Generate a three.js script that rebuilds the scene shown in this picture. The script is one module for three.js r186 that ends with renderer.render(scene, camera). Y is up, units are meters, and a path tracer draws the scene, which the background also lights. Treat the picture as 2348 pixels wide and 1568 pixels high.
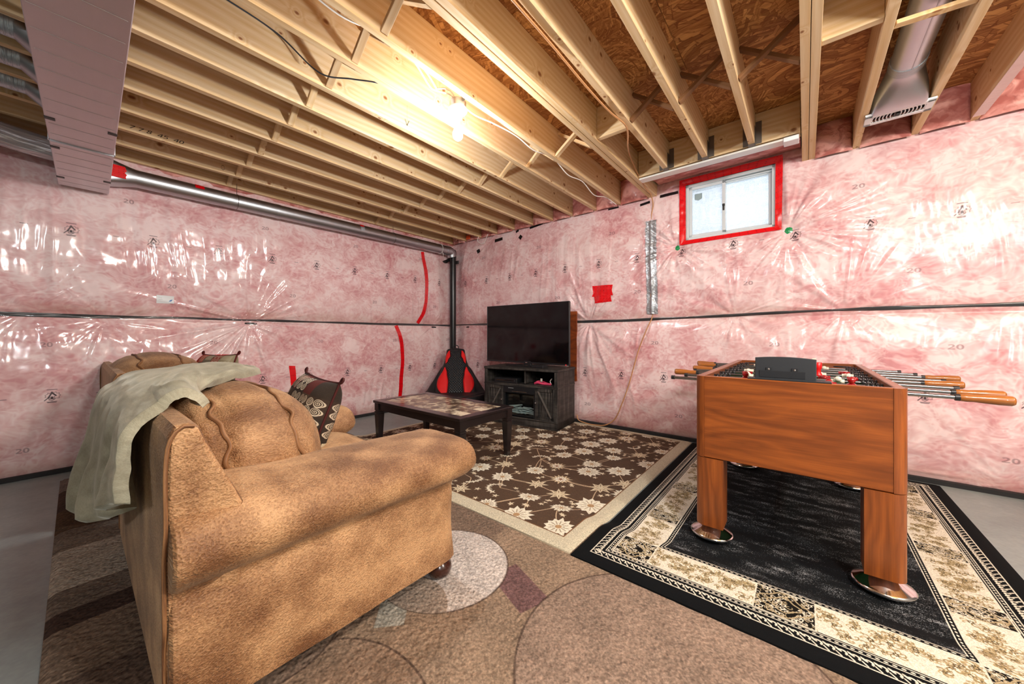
import * as THREE from 'three';
import { RoundedBoxGeometry } from 'three/addons/geometries/RoundedBoxGeometry.js';
import { mergeGeometries, mergeVertices, toCreasedNormals } from 'three/addons/utils/BufferGeometryUtils.js';

// ---------- camera, sky, lights, exposure ----------
const scene = new THREE.Scene();
const camera = new THREE.PerspectiveCamera(87.43, 2348 / 1568, 0.05, 60);
camera.position.set(4.217, 1.0, 3.698);
camera.lookAt(4.217 - 0.63385, 1.0, 3.698 - 0.77345);
camera.setViewOffset(2348, 1568, 0, 16, 2348, 1568);
scene.add(camera);
scene.background = new THREE.Color(0.93, 0.97, 1.0);
scene.backgroundIntensity = 3.1;
const renderer = new THREE.WebGLRenderer({ antialias: true });
renderer.toneMapping = THREE.LinearToneMapping;
renderer.toneMappingExposure = 1.24;
renderer.shadowMap.enabled = true;
// the seen bare bulb, then three unseen bulbs added as fill: position, candela, colour; each gets its fitting and glowing bulb further down
const SEEN_AND_FILL_BULBS = [
  { p: [2.60, 2.205, 2.24], i: 4.2, c: [0.97, 0.99, 1.0], s: 2.4 },
  { p: [6.25, 2.215, 2.45], i: 13, c: [1.0, 0.93, 0.82], s: 5 },
  { p: [4.95, 2.215, 3.15], i: 8.2, c: [1.0, 0.97, 0.92], s: 5 },
  { p: [6.0, 2.215, 4.85], i: 9, c: [0.95, 0.98, 1.0], s: 5 },
];
for (const b of SEEN_AND_FILL_BULBS) {
  const l = new THREE.PointLight(new THREE.Color().setRGB(...b.c), b.i, 0, 2);
  l.position.set(b.p[0], b.p[1] - 0.035, b.p[2]);
  l.castShadow = true; l.shadow.radius = b.s; l.shadow.mapSize.set(2048, 2048); l.shadow.bias = -0.001;
  scene.add(l);
}
const JB = 2.385, JH = 0.235, JT = JB + JH;      // joist bottom, depth, top
const RX = 6.6, RZ = 6.9;                       // room size along x and z
// ---------- helpers ----------
const used = new Map();
function numbered(n) { const k = used.get(n) ?? 0; used.set(n, k + 1); return k ? `${n}_${String(k).padStart(3, '0')}` : n; }
function shade(o) { o.traverse((m) => { if (m.isMesh) { m.castShadow = true; m.receiveShadow = true; } }); return o; }
function tag(o, label, category, group) { o.userData = { label, category }; if (group) o.userData.group = group; return o; }
function thing(name, label, category, [x, y, z] = [0, 0, 0], turn = 0, group) {
  const o = new THREE.Group(); o.name = numbered(name); o.position.set(x, y, z); o.rotation.y = turn; scene.add(o);
  return tag(o, label, category, group);
}
function mesh(name, geo, mat, parent, label) {
  const m = new THREE.Mesh(Array.isArray(geo) ? merge(geo) : geo, mat);
  m.name = parent ? name : numbered(name); m.castShadow = m.receiveShadow = true; (parent ?? scene).add(m);
  if (label) m.userData.label = label;
  return m;
}
function single(name, geo, mat, label, category, group) { return tag(mesh(name, geo, mat), label, category, group); }
function struct(name, geo, mat, parent) {
  const m = geo ? mesh(name, geo, mat, parent) : new THREE.Group();
  if (!geo) { m.name = numbered(name); scene.add(m); }
  if (!parent) m.userData = { kind: 'structure' };
  return m;
}
function merge(list) {
  const gs = list.map((g) => { const h = g.index ? g.toNonIndexed() : g; for (const k of Object.keys(h.attributes)) if (!['position', 'normal', 'uv'].includes(k)) h.deleteAttribute(k); return h; });
  return mergeGeometries(gs);
}
let seed = 7;
function rnd() { seed = (seed * 1664525 + 1013904223) >>> 0; return seed / 4294967296; }
const rr = (a, b) => a + (b - a) * rnd();
const lerp = (a, b, t) => a + (b - a) * t, clamp = (x, a = 0, b = 1) => Math.min(b, Math.max(a, x));
const sm = (a, b, x) => { const t = clamp((x - a) / (b - a)); return t * t * (3 - 2 * t); };
// value noise
const PERM = new Float32Array(65536); { let s = 12345; for (let i = 0; i < 65536; i++) { s = (Math.imul(s, 1103515245) + 12345) >>> 0; PERM[i] = ((s >>> 8) & 65535) / 65535; } }
const hsh = (x, y) => PERM[(Math.imul(x, 374761) + Math.imul(y, 668265) + Math.imul(x ^ (y << 3), 2246)) & 65535];
function noise(x, y) {
  const xi = Math.floor(x), yi = Math.floor(y), fx = x - xi, fy = y - yi, u = fx * fx * (3 - 2 * fx), v = fy * fy * (3 - 2 * fy);
  const a = hsh(xi, yi), b = hsh(xi + 1, yi), c = hsh(xi, yi + 1), d = hsh(xi + 1, yi + 1);
  return (a + (b - a) * u) * (1 - v) + (c + (d - c) * u) * v;
}
function fbm(x, y, o = 4) { let s = 0, a = 0.5, t = 0; for (let i = 0; i < o; i++) { s += a * noise(x, y); t += a; a *= 0.5; x = x * 2.03 + 17.1; y = y * 2.03 + 9.7; } return s / t; }
const ridge = (x, y) => 1 - Math.abs(2 * noise(x, y) - 1);
// textures
function finish(t, srgb, rx = 1, ry = 1) {
  t.wrapS = t.wrapT = THREE.RepeatWrapping; t.magFilter = THREE.LinearFilter; t.minFilter = THREE.LinearMipmapLinearFilter; t.generateMipmaps = true; t.repeat.set(rx, ry);
  if (srgb) t.colorSpace = THREE.SRGBColorSpace; t.needsUpdate = true; return t;
}
function dataTex(w, h, fn, srgb = true, rx = 1, ry = 1) {          // fn(x, y in 0..1, out) -> out rgb 0..255
  const d = new Uint8Array(w * h * 4), o = [0, 0, 0];
  for (let y = 0; y < h; y++) for (let x = 0; x < w; x++) { fn(x / w, y / h, o); const i = (y * w + x) * 4; d[i] = clamp(o[0], 0, 255); d[i + 1] = clamp(o[1], 0, 255); d[i + 2] = clamp(o[2], 0, 255); d[i + 3] = 255; }
  const t = finish(new THREE.DataTexture(d, w, h, THREE.RGBAFormat), srgb, rx, ry); t.wrapS = t.wrapT = THREE.MirroredRepeatWrapping; return t;
}
function canvasTex(w, h, draw, srgb = true) {
  const c = document.createElement('canvas'); c.width = w; c.height = h; const g = c.getContext('2d'); draw(g, w, h);
  const t = finish(new THREE.CanvasTexture(c), srgb); return t;
}
const mixc = (a, b, t, o) => { for (let k = 0; k < 3; k++) o[k] = a[k] + (b[k] - a[k]) * t; return o; };
function M(p) { const q = { ...p }; if (Array.isArray(q.color)) q.color = new THREE.Color().setRGB(q.color[0] / 255, q.color[1] / 255, q.color[2] / 255, THREE.SRGBColorSpace); return new THREE.MeshPhysicalMaterial(q); }
// geometry
function box(w, h, d, x = 0, y = 0, z = 0, r = 0.003) {
  const g = r > 0 ? chamfer(w, h, d, Math.min(r * 0.7, w / 2.2, h / 2.2, d / 2.2)) : new THREE.BoxGeometry(w, h, d);
  g.translate(x, y, z); return uvBox(g);
}
function chamfer(w, h, d, c) {                                    // box with flat chamfered edges
  const H = [w / 2, h / 2, d / 2], P = [];
  const v = (face, s) => H.map((e, k) => s[k] * (k === face ? e : e - c));   // corner s as it lies on a face
  const quad = (a, b, e, f) => { const n = [0, 1, 2].map((k) => a[k] + b[k] + e[k] + f[k]); const u = [0, 1, 2].map((k) => b[k] - a[k]), q = [0, 1, 2].map((k) => e[k] - a[k]); const x = [u[1] * q[2] - u[2] * q[1], u[2] * q[0] - u[0] * q[2], u[0] * q[1] - u[1] * q[0]]; if (x[0] * n[0] + x[1] * n[1] + x[2] * n[2] < 0) P.push(...a, ...e, ...b, ...a, ...f, ...e); else P.push(...a, ...b, ...e, ...a, ...e, ...f); };
  for (let k = 0; k < 3; k++) for (const s of [-1, 1]) { const i = (k + 1) % 3, j = (k + 2) % 3, S = (p, q) => { const t = [0, 0, 0]; t[k] = s; t[i] = p; t[j] = q; return t; }; quad(v(k, S(-1, -1)), v(k, S(1, -1)), v(k, S(1, 1)), v(k, S(-1, 1))); }
  for (let k = 0; k < 3; k++) for (const p of [-1, 1]) for (const q of [-1, 1]) { const i = (k + 1) % 3, j = (k + 2) % 3, S = (e) => { const t = [0, 0, 0]; t[k] = e; t[i] = p; t[j] = q; return t; }; quad(v(i, S(-1)), v(i, S(1)), v(j, S(1)), v(j, S(-1))); }
  for (const a of [-1, 1]) for (const b of [-1, 1]) for (const e of [-1, 1]) { const S = [a, b, e], A = v(0, S), B = v(1, S), C = v(2, S); if (a * b * e > 0) P.push(...A, ...B, ...C); else P.push(...A, ...C, ...B); }
  const g = new THREE.BufferGeometry(); g.setAttribute('position', new THREE.Float32BufferAttribute(P, 3)); g.computeVertexNormals(); return g;
}
function uvBox(g) {                                              // uv in metres by dominant normal
  if (g.index) g = g.toNonIndexed();
  const p = g.attributes.position, n = g.attributes.normal, uv = new Float32Array(p.count * 2);
  for (let i = 0; i < p.count; i++) {
    const ax = Math.abs(n.getX(i)), ay = Math.abs(n.getY(i)), az = Math.abs(n.getZ(i));
    if (ax >= ay && ax >= az) { uv[2 * i] = p.getZ(i); uv[2 * i + 1] = p.getY(i); } else if (ay >= az) { uv[2 * i] = p.getX(i); uv[2 * i + 1] = p.getZ(i); } else { uv[2 * i] = p.getX(i); uv[2 * i + 1] = p.getY(i); }
  }
  g.setAttribute('uv', new THREE.BufferAttribute(uv, 2)); return g;
}
function uvSwap(g, s = 1, ou = 0, ov = 0) { const a = g.attributes.uv; for (let i = 0; i < a.count; i++) { const u = a.getX(i), v = a.getY(i); a.setXY(i, v * s + ou, u * s + ov); } return g; }
function uvScale(g, su, sv = su, ou = 0, ov = 0) { const a = g.attributes.uv; for (let i = 0; i < a.count; i++) a.setXY(i, a.getX(i) * su + ou, a.getY(i) * sv + ov); return g; }
function tube(pts, r, seg = 8, n = null, closed = false) { return new THREE.TubeGeometry(new THREE.CatmullRomCurve3(pts.map((p) => new THREE.Vector3(...p)), closed, 'centripetal'), n ?? pts.length * 8, r, seg, closed); }
function rod(a, b, r, seg = 12, r2 = r) {
  const A = new THREE.Vector3(...a), B = new THREE.Vector3(...b), d = B.clone().sub(A), g = new THREE.CylinderGeometry(r2, r, d.length(), seg, 1);
  g.applyQuaternion(new THREE.Quaternion().setFromUnitVectors(new THREE.Vector3(0, 1, 0), d.clone().normalize())); g.translate(...A.add(B).multiplyScalar(0.5).toArray()); return g;
}
function bar(a, b, w, h, up = [0, 1, 0]) {                          // rectangular bar from a to b
  const A = new THREE.Vector3(...a), B = new THREE.Vector3(...b), d = B.clone().sub(A), L = d.length(); d.normalize();
  const s = new THREE.Vector3().crossVectors(d, new THREE.Vector3(...up)).normalize(), u = new THREE.Vector3().crossVectors(s, d);
  const g = box(L, h, w, 0, 0, 0, 0.002); g.applyMatrix4(new THREE.Matrix4().makeBasis(d, u, s)); g.translate(...A.add(B).multiplyScalar(0.5).toArray()); return g;
}
function lathe(pts, seg = 24) { return new THREE.LatheGeometry(pts.map((p) => new THREE.Vector2(...p)), seg); }
function grid(nu, nv, fn, closeU = false) {                        // fn(u, v) -> [x, y, z, tu, tv]; indexed grid with smooth normals
  const P = [], U = [], I = [];
  for (let j = 0; j <= nv; j++) for (let i = 0; i <= nu; i++) { const q = fn(i / nu, j / nv); P.push(q[0], q[1], q[2]); U.push(q[3] ?? i / nu, q[4] ?? j / nv); }
  for (let j = 0; j < nv; j++) for (let i = 0; i < nu; i++) { const a = j * (nu + 1) + i, b = a + 1, c = a + nu + 1, d = c + 1; I.push(a, b, d, a, d, c); }
  const g = new THREE.BufferGeometry(); g.setAttribute('position', new THREE.Float32BufferAttribute(P, 3)); g.setAttribute('uv', new THREE.Float32BufferAttribute(U, 2)); g.setIndex(I); g.computeVertexNormals();
  if (closeU) { const n = g.attributes.normal; for (let j = 0; j <= nv; j++) { const a = j * (nu + 1), b = a + nu; const x = n.getX(a) + n.getX(b), y = n.getY(a) + n.getY(b), z = n.getZ(a) + n.getZ(b), l = Math.hypot(x, y, z) || 1; n.setXYZ(a, x / l, y / l, z / l); n.setXYZ(b, x / l, y / l, z / l); } }
  return g;
}
function extrude(pts, depth, bevel = 0.004, seg = 1) {             // outline in xy, depth along +z
  const s = new THREE.Shape(pts.map((p) => new THREE.Vector2(...p)));
  const g = new THREE.ExtrudeGeometry(s, { depth: depth - 2 * bevel, bevelEnabled: bevel > 0, bevelSize: bevel, bevelThickness: bevel, bevelOffset: -bevel, bevelSegments: seg }); g.translate(0, 0, bevel); return uvBox(g);
}
// superellipsoid-like puffy body, half sizes a, b, c
function puff(a, b, c, n = 3, nu = 64, nv = 40, warp = null) {
  const sp = (v, e) => Math.sign(v) * Math.pow(Math.abs(v), e), e = 2 / n;
  return grid(nu, nv, (u, v) => {
    const th = u * Math.PI * 2, ph = (v - 0.5) * Math.PI, cp = sp(Math.cos(ph), e);
    let x = a * cp * sp(Math.cos(th), e), y = b * cp * sp(Math.sin(th), e), z = c * sp(Math.sin(ph), e);
    if (warp) [x, y, z] = warp(x, y, z);
    return [x, y, z, u * 2 * (a + b) * 1.6, v * 2 * (c + Math.min(a, b))];
  }, true);
}
// ---------- textures and materials ----------
const PINE_KNOTS = mkKnots();
// pine: u along the grain
const pineT = dataTex(2048, 512, (x, y, o) => {
  const X = x * 4, Y = y * 0.8;
  let w = fbm(X * 0.7, Y * 6, 3) * 0.35; let k = 0;
  for (const [kx, ky, kr] of PINE_KNOTS) { const dx = (x - kx) * 4, dy = (y - ky) * 0.8, r = Math.hypot(dx * 0.75, dy) / kr; w += 0.3 * Math.exp(-r * r * 0.10) * Math.sign(dy || 1) * Math.exp(-Math.abs(dx) * 7); k = Math.max(k, Math.exp(-Math.pow(r, 4))); }
  const rings = Math.abs(((Y * 26 + w * 9) % 1) - 0.5) * 2, fine = noise(X * 14, Y * 420), blot = fbm(X * 1.1, Y * 4 + 31, 3);
  mixc([238, 217, 184], [212, 174, 122], rings * 0.45 + blot * 0.55 + fine * 0.25, o);
  if (k > 0.02) mixc(o.slice(), [128, 74, 36], k * 0.85, o);
});
function mkKnots() { const r = []; let s = 99; const q = () => (s = (s * 16807) % 2147483647) / 2147483647; for (let i = 0; i < 46; i++) r.push([q(), q(), 0.006 + 0.011 * q() * q()]); return r; }
const pineM = M({ map: pineT, roughness: 0.72 });
const osbT = dataTex(1024, 1024, (x, y, o) => {
  const X = x * 60, Y = y * 60; let best = 0, col = 0.3;
  for (let L = 0; L < 4; L++) {                                   // layers of strands lying over each other
    const a = (L - 1.5) * 0.32 + (fbm(X * 0.05 + L * 9, Y * 0.05, 2) - 0.5) * 1.6, c = Math.cos(a), s = Math.sin(a), u = (X * c + Y * s) * 0.16 + L * 13, v0 = (-X * s + Y * c) * 0.75 + L * 7;
    const vi = Math.floor(v0), uu = u + hsh(vi, L * 31) * 5, ui = Math.floor(uu), h = hsh(ui * 3 + L, vi), f = v0 - vi, fu = uu - ui;
    if (h > best) { best = h; col = 0.15 + 0.85 * hsh(ui + 5, vi * 7 + L) - 0.55 * (f < 0.13 || fu < 0.03 ? 1 : 0); }
  }
  const n = fbm(X * 0.3, Y * 3, 2);
  mixc([136, 82, 36], [236, 180, 112], clamp(col * 0.8 + (n - 0.5) * 0.5), o);
}, true, 1 / 1.3, 1 / 1.3);
const osbM = M({ map: osbT, roughness: 0.8, bumpMap: osbT, bumpScale: 0.0015 });
// poly over pink fibreglass, with its prints; W metres wide (u), 2.44 m high
function stamp(g, x, y, s, mirror) {                             // the house and leaf mark between two bars
  g.save(); g.translate(x, y); g.scale(mirror ? -s : s, s); g.strokeStyle = g.fillStyle = 'rgba(35,18,24,0.86)';
  g.lineWidth = 3; g.beginPath(); g.moveTo(-30, -46); g.lineTo(32, -46); g.stroke();
  for (const [yy, w] of [[40, 30], [46, 26]]) { g.beginPath(); g.moveTo(-w, yy); g.lineTo(w, yy); g.stroke(); }
  g.lineWidth = 2; g.beginPath(); const L = [[-40, 10], [-36, -2], [-42, -6], [-26, -14], [-24, -24], [-12, -18], [0, -32], [12, -22], [24, -28], [28, -18], [44, -20], [42, -8], [52, -4], [42, 8], [44, 18], [24, 16], [14, 24]]; L.forEach((p, i) => (i ? g.lineTo(...p) : g.moveTo(...p))); g.stroke();
  g.lineWidth = 9; g.beginPath(); g.moveTo(-22, 12); g.lineTo(0, -24); g.lineTo(24, -2); g.stroke(); g.lineWidth = 5; g.beginPath(); g.moveTo(-20, 10); g.lineTo(-44, 30); g.stroke();
  g.lineWidth = 3; g.beginPath(); g.moveTo(-14, 6); g.lineTo(-18, 26); g.lineTo(0, 32); g.lineTo(18, 22); g.lineTo(14, 2); g.stroke(); g.beginPath(); g.arc(0, 12, 9, 0, 7); g.fill(); g.fillRect(-12, 18, 24, 4);
  g.restore();
}
function pinkTex(W, x0, seedv, stamps, nums) {
  const w = 2048, h = 1024, c = document.createElement('canvas'); c.width = w; c.height = h; const g = c.getContext('2d'), im = g.createImageData(w, h), o = [0, 0, 0];
  for (let y = 0; y < h; y++) for (let x = 0; x < w; x++) {
    const X = x / w * W + seedv, Y = (1 - y / h) * 2.44;
    const wx = fbm(X * 6, Y * 7, 3) * 0.9, wy = fbm(X * 5.6 + 40, Y * 7.4 + 11, 3) * 0.9;
    const cl = fbm(X * 5.2 + wx * 1.1, Y * 6.4 + wy * 1.1, 6), fib = ridge(X * 15 + wy * 5, Y * 19 + wx * 6) * 0.5 + ridge(X * 42 + wx * 7, Y * 52 + wy * 9) * 0.5, haze = fbm(X * 1.3 + 5, Y * 1.6 + 70, 3), f2 = fbm(X * 40 + wx * 9, Y * 60 + wy * 9, 2);
    const t = clamp(0.5 + (cl - 0.5) * 1.45 + (fib - 0.55) * 0.75 + (f2 - 0.5) * 0.6 + 0.08);
    mixc([210, 142, 146], [245, 219, 219], t, o); mixc(o.slice(), [242, 220, 217], clamp((haze - 0.45) * 2.2) * 0.5, o);
    const seam = Math.exp(-Math.pow((Y - 1.19) / 0.05, 2)) * fbm(X * 8, Y * 8, 2) * 0.35 + Math.exp(-Math.pow((Y - 0.06) / 0.05, 2)) * 0.22; mixc(o.slice(), [150, 90, 68], seam, o);
    const i = (y * w + x) * 4; im.data[i] = o[0]; im.data[i + 1] = o[1]; im.data[i + 2] = o[2]; im.data[i + 3] = 255;
  }
  g.putImageData(im, 0, 0);
  const px = (u) => (u - x0) / W * w, py = (v) => (1 - v / 2.44) * h, k = w / W / 1000;      // canvas pixels per millimetre
  g.lineCap = 'round';
  for (const [u, v, f] of stamps) { g.save(); g.translate(px(u), py(v)); g.scale(0.74, (h / 2.44) / (w / W)); stamp(g, 0, 0, k * 1.0, f); g.restore(); g.fillStyle = 'rgba(50,30,35,0.6)'; g.fillRect(px(u + 0.2) - 12 * k, py(v), 34 * k, 3.5 * k); }
  g.font = `bold ${Math.round(62 * h / 2440)}px sans-serif`; g.textAlign = 'center';
  for (const [u, v, f] of nums) { g.save(); g.translate(px(u), py(v)); g.scale(f ? -0.95 : 0.95, 0.74); g.fillStyle = 'rgba(90,60,66,0.40)'; g.fillText('20', 0, 8); g.restore(); }
  return finish(new THREE.CanvasTexture(c), true);
}
const rowL = [], numL = [], rowR = [], numR = [];
for (let k = -1; k < 9; k++) { rowL.push([0.73 + 0.427 * k, 1.77, true]); if (k > -2) rowL.push([0.385 + 0.4275 * k, 0.565, true]); numL.push([3.178 - 0.93 * (k - 2), 1.41, true], [3.43 - 0.93 * (k - 2), 2.06, true], [2.9 - 0.93 * (k - 2), 0.93, true], [3.0 - 0.93 * (k - 3), 0.2, true]); }
for (let k = 0; k < 14; k++) { rowR.push([0.34 + 0.424 * k, 1.765 + 0.004 * k, false]); rowR.push([0.18 + 0.424 * k, 0.585, false]); numR.push([0.02 + 0.955 * k, 1.44, false], [0.7 + 0.955 * k, 2.09, false], [0.18 + 0.96 * k, 0.92, false], [0.4 + 0.96 * k, 0.22, false]); }
const polyL = M({ map: pinkTex(4.6, 0, 0, rowL, numL), roughness: 0.55, clearcoat: 0.9, clearcoatRoughness: 0.13 });
const polyR = M({ map: pinkTex(5.6, 0, 60, rowR, numR), roughness: 0.55, clearcoat: 0.7, clearcoatRoughness: 0.2 });
const battT = dataTex(512, 512, (x, y, o) => { const X = x * 4, Y = y * 4, w = fbm(X * 2, Y * 2, 3) * 2; const c = fbm(X * 2 + w, Y * 3 + w, 5); mixc([172, 98, 90], [238, 180, 170], clamp(0.5 + (c - 0.5) * 2.4), o); }, true, 1 / 0.7, 1 / 0.7);
const battM = M({ map: battT, roughness: 0.9, bumpMap: battT, bumpScale: 0.02 });
const battPolyM = M({ map: battT, color: [255, 240, 238], roughness: 0.6, bumpMap: battT, bumpScale: 0.006, clearcoat: 0.5, clearcoatRoughness: 0.25 });
const concT = dataTex(1024, 1024, (x, y, o) => { const n = fbm(x * 9, y * 9, 5), f = noise(x * 300, y * 300), p = fbm(x * 60, y * 60, 3); mixc([120, 131, 131], [156, 168, 166], clamp(0.5 + (n - 0.5) * 0.9 + (f - 0.5) * 0.25 + (p - 0.5) * 0.4), o); }, true, 1 / 3, 1 / 3);
const floorM = M({ map: concT, roughness: 0.42, bumpMap: concT, bumpScale: 0.002 });
const concM = M({ map: concT, roughness: 0.9 });
// metals
const galvT = dataTex(512, 512, (x, y, o) => { const n = fbm(x * 40, y * 40, 4), s = fbm(x * 4, y * 90, 3); const v = 150 + 60 * (n * 0.55 + s * 0.45); o[0] = v; o[1] = v; o[2] = v; }, false, 1, 1);
const galvM = M({ color: [186, 190, 195], metalness: 1, roughness: 0.55, roughnessMap: galvT, bumpMap: galvT, bumpScale: 0.0004 });
const ductM = M({ color: [214, 206, 210], metalness: 0.8, roughness: 0.72, roughnessMap: galvT, bumpMap: galvT, bumpScale: 0.0006 });
const foilT = dataTex(256, 512, (x, y, o) => { const v = 255 * clamp(0.5 * ridge(x * 5 + fbm(x * 4, y * 9, 2) * 4, y * 26) + 0.5 * fbm(x * 14, y * 40, 3)); o[0] = o[1] = o[2] = v; }, false);
const foilM = M({ color: [186, 192, 198], metalness: 0.75, roughness: 0.42, bumpMap: foilT, bumpScale: 0.0025 });
const chromeM = M({ color: [228, 228, 230], metalness: 1, roughness: 0.1 });
const steelM = M({ color: [150, 150, 152], metalness: 1, roughness: 0.24 });
const darkMetalM = M({ color: [70, 68, 66], metalness: 0.8, roughness: 0.5 });
const blackPlasticM = M({ color: [26, 27, 30], roughness: 0.38 });
const matteBlackM = M({ color: [20, 20, 22], roughness: 0.62 });
const pipeBlackM = M({ color: [24, 26, 28], roughness: 0.28 });
const whitePlasticM = M({ color: [236, 238, 240], roughness: 0.4 });
const whiteCableM = M({ color: [238, 236, 230], roughness: 0.5 });
const redTapeT = dataTex(512, 512, (x, y, o) => { const b = (x * 6) % 1, c = (y * 3) % 1; const m = Math.hypot((b - 0.5) * 1.2, (c - 0.5) * 2.2) < 0.2 && noise(x * 90, y * 90) > 0.35; o[0] = m ? 120 : 232; o[1] = m ? 6 : 8; o[2] = m ? 10 : 22; }, true);
const redTapeM = M({ map: redTapeT, roughness: 0.25, clearcoat: 0.7, clearcoatRoughness: 0.15 });
const blackTapeM = M({ color: [24, 22, 24], roughness: 0.3 });
const wrapM = M({ color: [236, 206, 200], roughness: 0.35, transmission: 0.3, thickness: 0, clearcoat: 0.8, clearcoatRoughness: 0.15, bumpMap: foilT, bumpScale: 0.006 });
const bulbM = new THREE.MeshStandardMaterial({ color: 0xffffff, emissive: 0xffffff, emissiveIntensity: 6, roughness: 0.4 });
// ---------- the setting ----------
// floor slab, concrete shell, ceiling sheathing
struct('floor', uvBox(new THREE.BoxGeometry(RX + 0.6, 0.1, RZ + 0.6).translate(RX / 2, -0.05, RZ / 2)), floorM);
const BATT = 0.056, SEAM = 1.15;
// anchors: where staples pull the sheet in and folds radiate from: [along, y, strength, reach]
const anchL = [[2.62, 1.12, 1.6, 0.75], [1.95, 1.11, 0.35, 0.4], [1.35, 1.12, 0.5, 0.45], [3.55, 1.12, 0.45, 0.5], [0.42, 1.12, 0.6, 0.4], [3.9, 1.18, 0.5, 0.5], [0.3, 2.25, 0.4, 0.5], [2.3, 1.2, 0.35, 0.4], [1.5, 0.05, 0.4, 0.4], [3.1, 0.04, 0.4, 0.4]];
const anchR = [[3.26, 1.84, 1.7, 0.62], [4.11, 1.85, 1.7, 0.62], [3.74, 1.17, 0.9, 0.5], [4.45, 1.18, 1.1, 0.55], [2.33, 1.14, 1.5, 0.8], [0.6, 1.12, 0.6, 0.45], [5.2, 0.06, 0.6, 0.6], [4.6, 0.05, 0.5, 0.5], [3.02, 1.9, 0.45, 0.4], [3.02, 1.4, 0.45, 0.35], [0.75, 2.3, 0.6, 0.6], [2.2, 0.04, 0.5, 0.5], [1.5, 1.16, 0.35, 0.4]];
function sheet(u, y, anchors, sd) {
  const lower = y < SEAM, t = lower ? clamp((y - 0.02) / (SEAM - 0.02)) : clamp((y - SEAM) / (2.44 - SEAM));
  let b = Math.pow(Math.max(0, Math.sin(Math.PI * t)), 0.5) * BATT * (0.72 + 0.5 * fbm(u * 1.3 + sd, y * 1.1 + (lower ? 20 : 0), 2));
  const mid = sm(0, 0.18, t) * sm(0, 0.18, 1 - t);
  b += (fbm(u * 5 + sd, y * 5, 3) - 0.5) * 0.016 * mid;
  // long soft vertical wrinkles
  const lean = fbm(u * 1.1 + 3 + sd, y * 0.8, 2) * 3.2, z = sm(0.35, 0.62, fbm(u * 0.9 + sd + 8, y * 1.6 + 2, 2));
  b += Math.pow(ridge(u * 11 + lean + sd, y * 0.7), 2) * 0.0095 * z * mid + Math.pow(ridge(u * 24 + lean * 2 + sd, y * 1.1 + 9), 2) * 0.003 * mid * (0.3 + z);
  b += (fbm(u * 15 + sd, y * 9, 2) - 0.5) * 0.003 * mid;
  for (const [au, ay, s, R] of anchors) {
    const du = u - au, dy = y - ay, r = Math.hypot(du, dy); if (r > R * 1.6) continue;
    const th = Math.atan2(dy, du), f = Math.exp(-Math.pow(r / R, 2) * 1.6) * sm(0, 0.10, r);
    b += s * f * (Math.pow(ridge(th * 4.2 + sd + au * 7, r * 1.2 + au), 3) * 0.013 + Math.pow(ridge(th * 10 + sd + au * 3, r * 2.2), 2) * 0.006 - 0.004);
    b -= s * 0.03 * Math.exp(-Math.pow(r / 0.09, 2)) * mid;
  }
  b *= 0.3 + 0.7 * sm(0.12, 0.34, u);
  return Math.max(0.002, b);
}
const offL = (z, y) => sheet(z, y, anchL, 0), offR = (x, y) => sheet(x, y, anchR, 53);
{ // left wall: concrete behind, poly sheeting in front, dark gap at the foot
  const w = struct('wall_left'), nz = 640, ny = 270, L = RZ;
  mesh('poly_sheeting', grid(nz, ny, (u, v) => { const z = (1 - u) * L, y = v * 2.42; return [offL(z, y), y, z, z / 4.6, y / 2.44]; }), polyL, w);
  mesh('concrete', uvBox(new THREE.BoxGeometry(0.22, 2.72, RZ + 0.4).translate(-0.12, 1.33, RZ / 2)), concM, w);
  mesh('rim_insulation', grid(120, 12, (u, v) => { const z = (1 - u) * RZ, y = 2.36 + v * 0.27; return [0.012 + 0.02 * fbm(z * 6, y * 8, 2), y, z, z, y]; }), battM, w);
}
const WIN = { x0: 3.335, x1: 4.03, y0: 1.895, y1: 2.425 };           // window opening
{ // back wall with the window opening
  const w = struct('wall_back'), L = RX, nx = 600, ny = 270, P = [], U = [], I = [], id = new Map();
  const at = (i, j) => { const k = j * (nx + 1) + i; if (!id.has(k)) { const x = i / nx * L, y = j / ny * 2.52; id.set(k, P.length / 3); const b = sm(0.0, 0.1, Math.max(WIN.x0 - x, x - WIN.x1, WIN.y0 - y, y - WIN.y1)); P.push(x, y, 0.012 + (offR(x, y) - 0.012) * b); U.push(x / 5.6, y / 2.44); } return id.get(k); };
  for (let j = 0; j < ny; j++) for (let i = 0; i < nx; i++) {
    const x = (i + 0.5) / nx * L, y = (j + 0.5) / ny * 2.52; if (x > WIN.x0 && x < WIN.x1 && y > WIN.y0 && y < WIN.y1) continue;
    const a = at(i, j), b = at(i + 1, j), c = at(i, j + 1), d = at(i + 1, j + 1); I.push(a, b, d, a, d, c);
  }
  const g = new THREE.BufferGeometry(); g.setAttribute('position', new THREE.Float32BufferAttribute(P, 3)); g.setAttribute('uv', new THREE.Float32BufferAttribute(U, 2)); g.setIndex(I); g.computeVertexNormals();
  mesh('poly_sheeting', g, polyR, w);
  const B = (x0, x1, y0, y1) => uvBox(new THREE.BoxGeometry(x1 - x0, y1 - y0, 0.22).translate((x0 + x1) / 2, (y0 + y1) / 2, -0.12));
  mesh('concrete', [B(-0.2, WIN.x0, -0.03, 2.69), B(WIN.x1, RX + 0.2, -0.03, 2.69), B(WIN.x0, WIN.x1, -0.03, WIN.y0), B(WIN.x0, WIN.x1, WIN.y1, 2.69)], concM, w);
}
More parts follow.
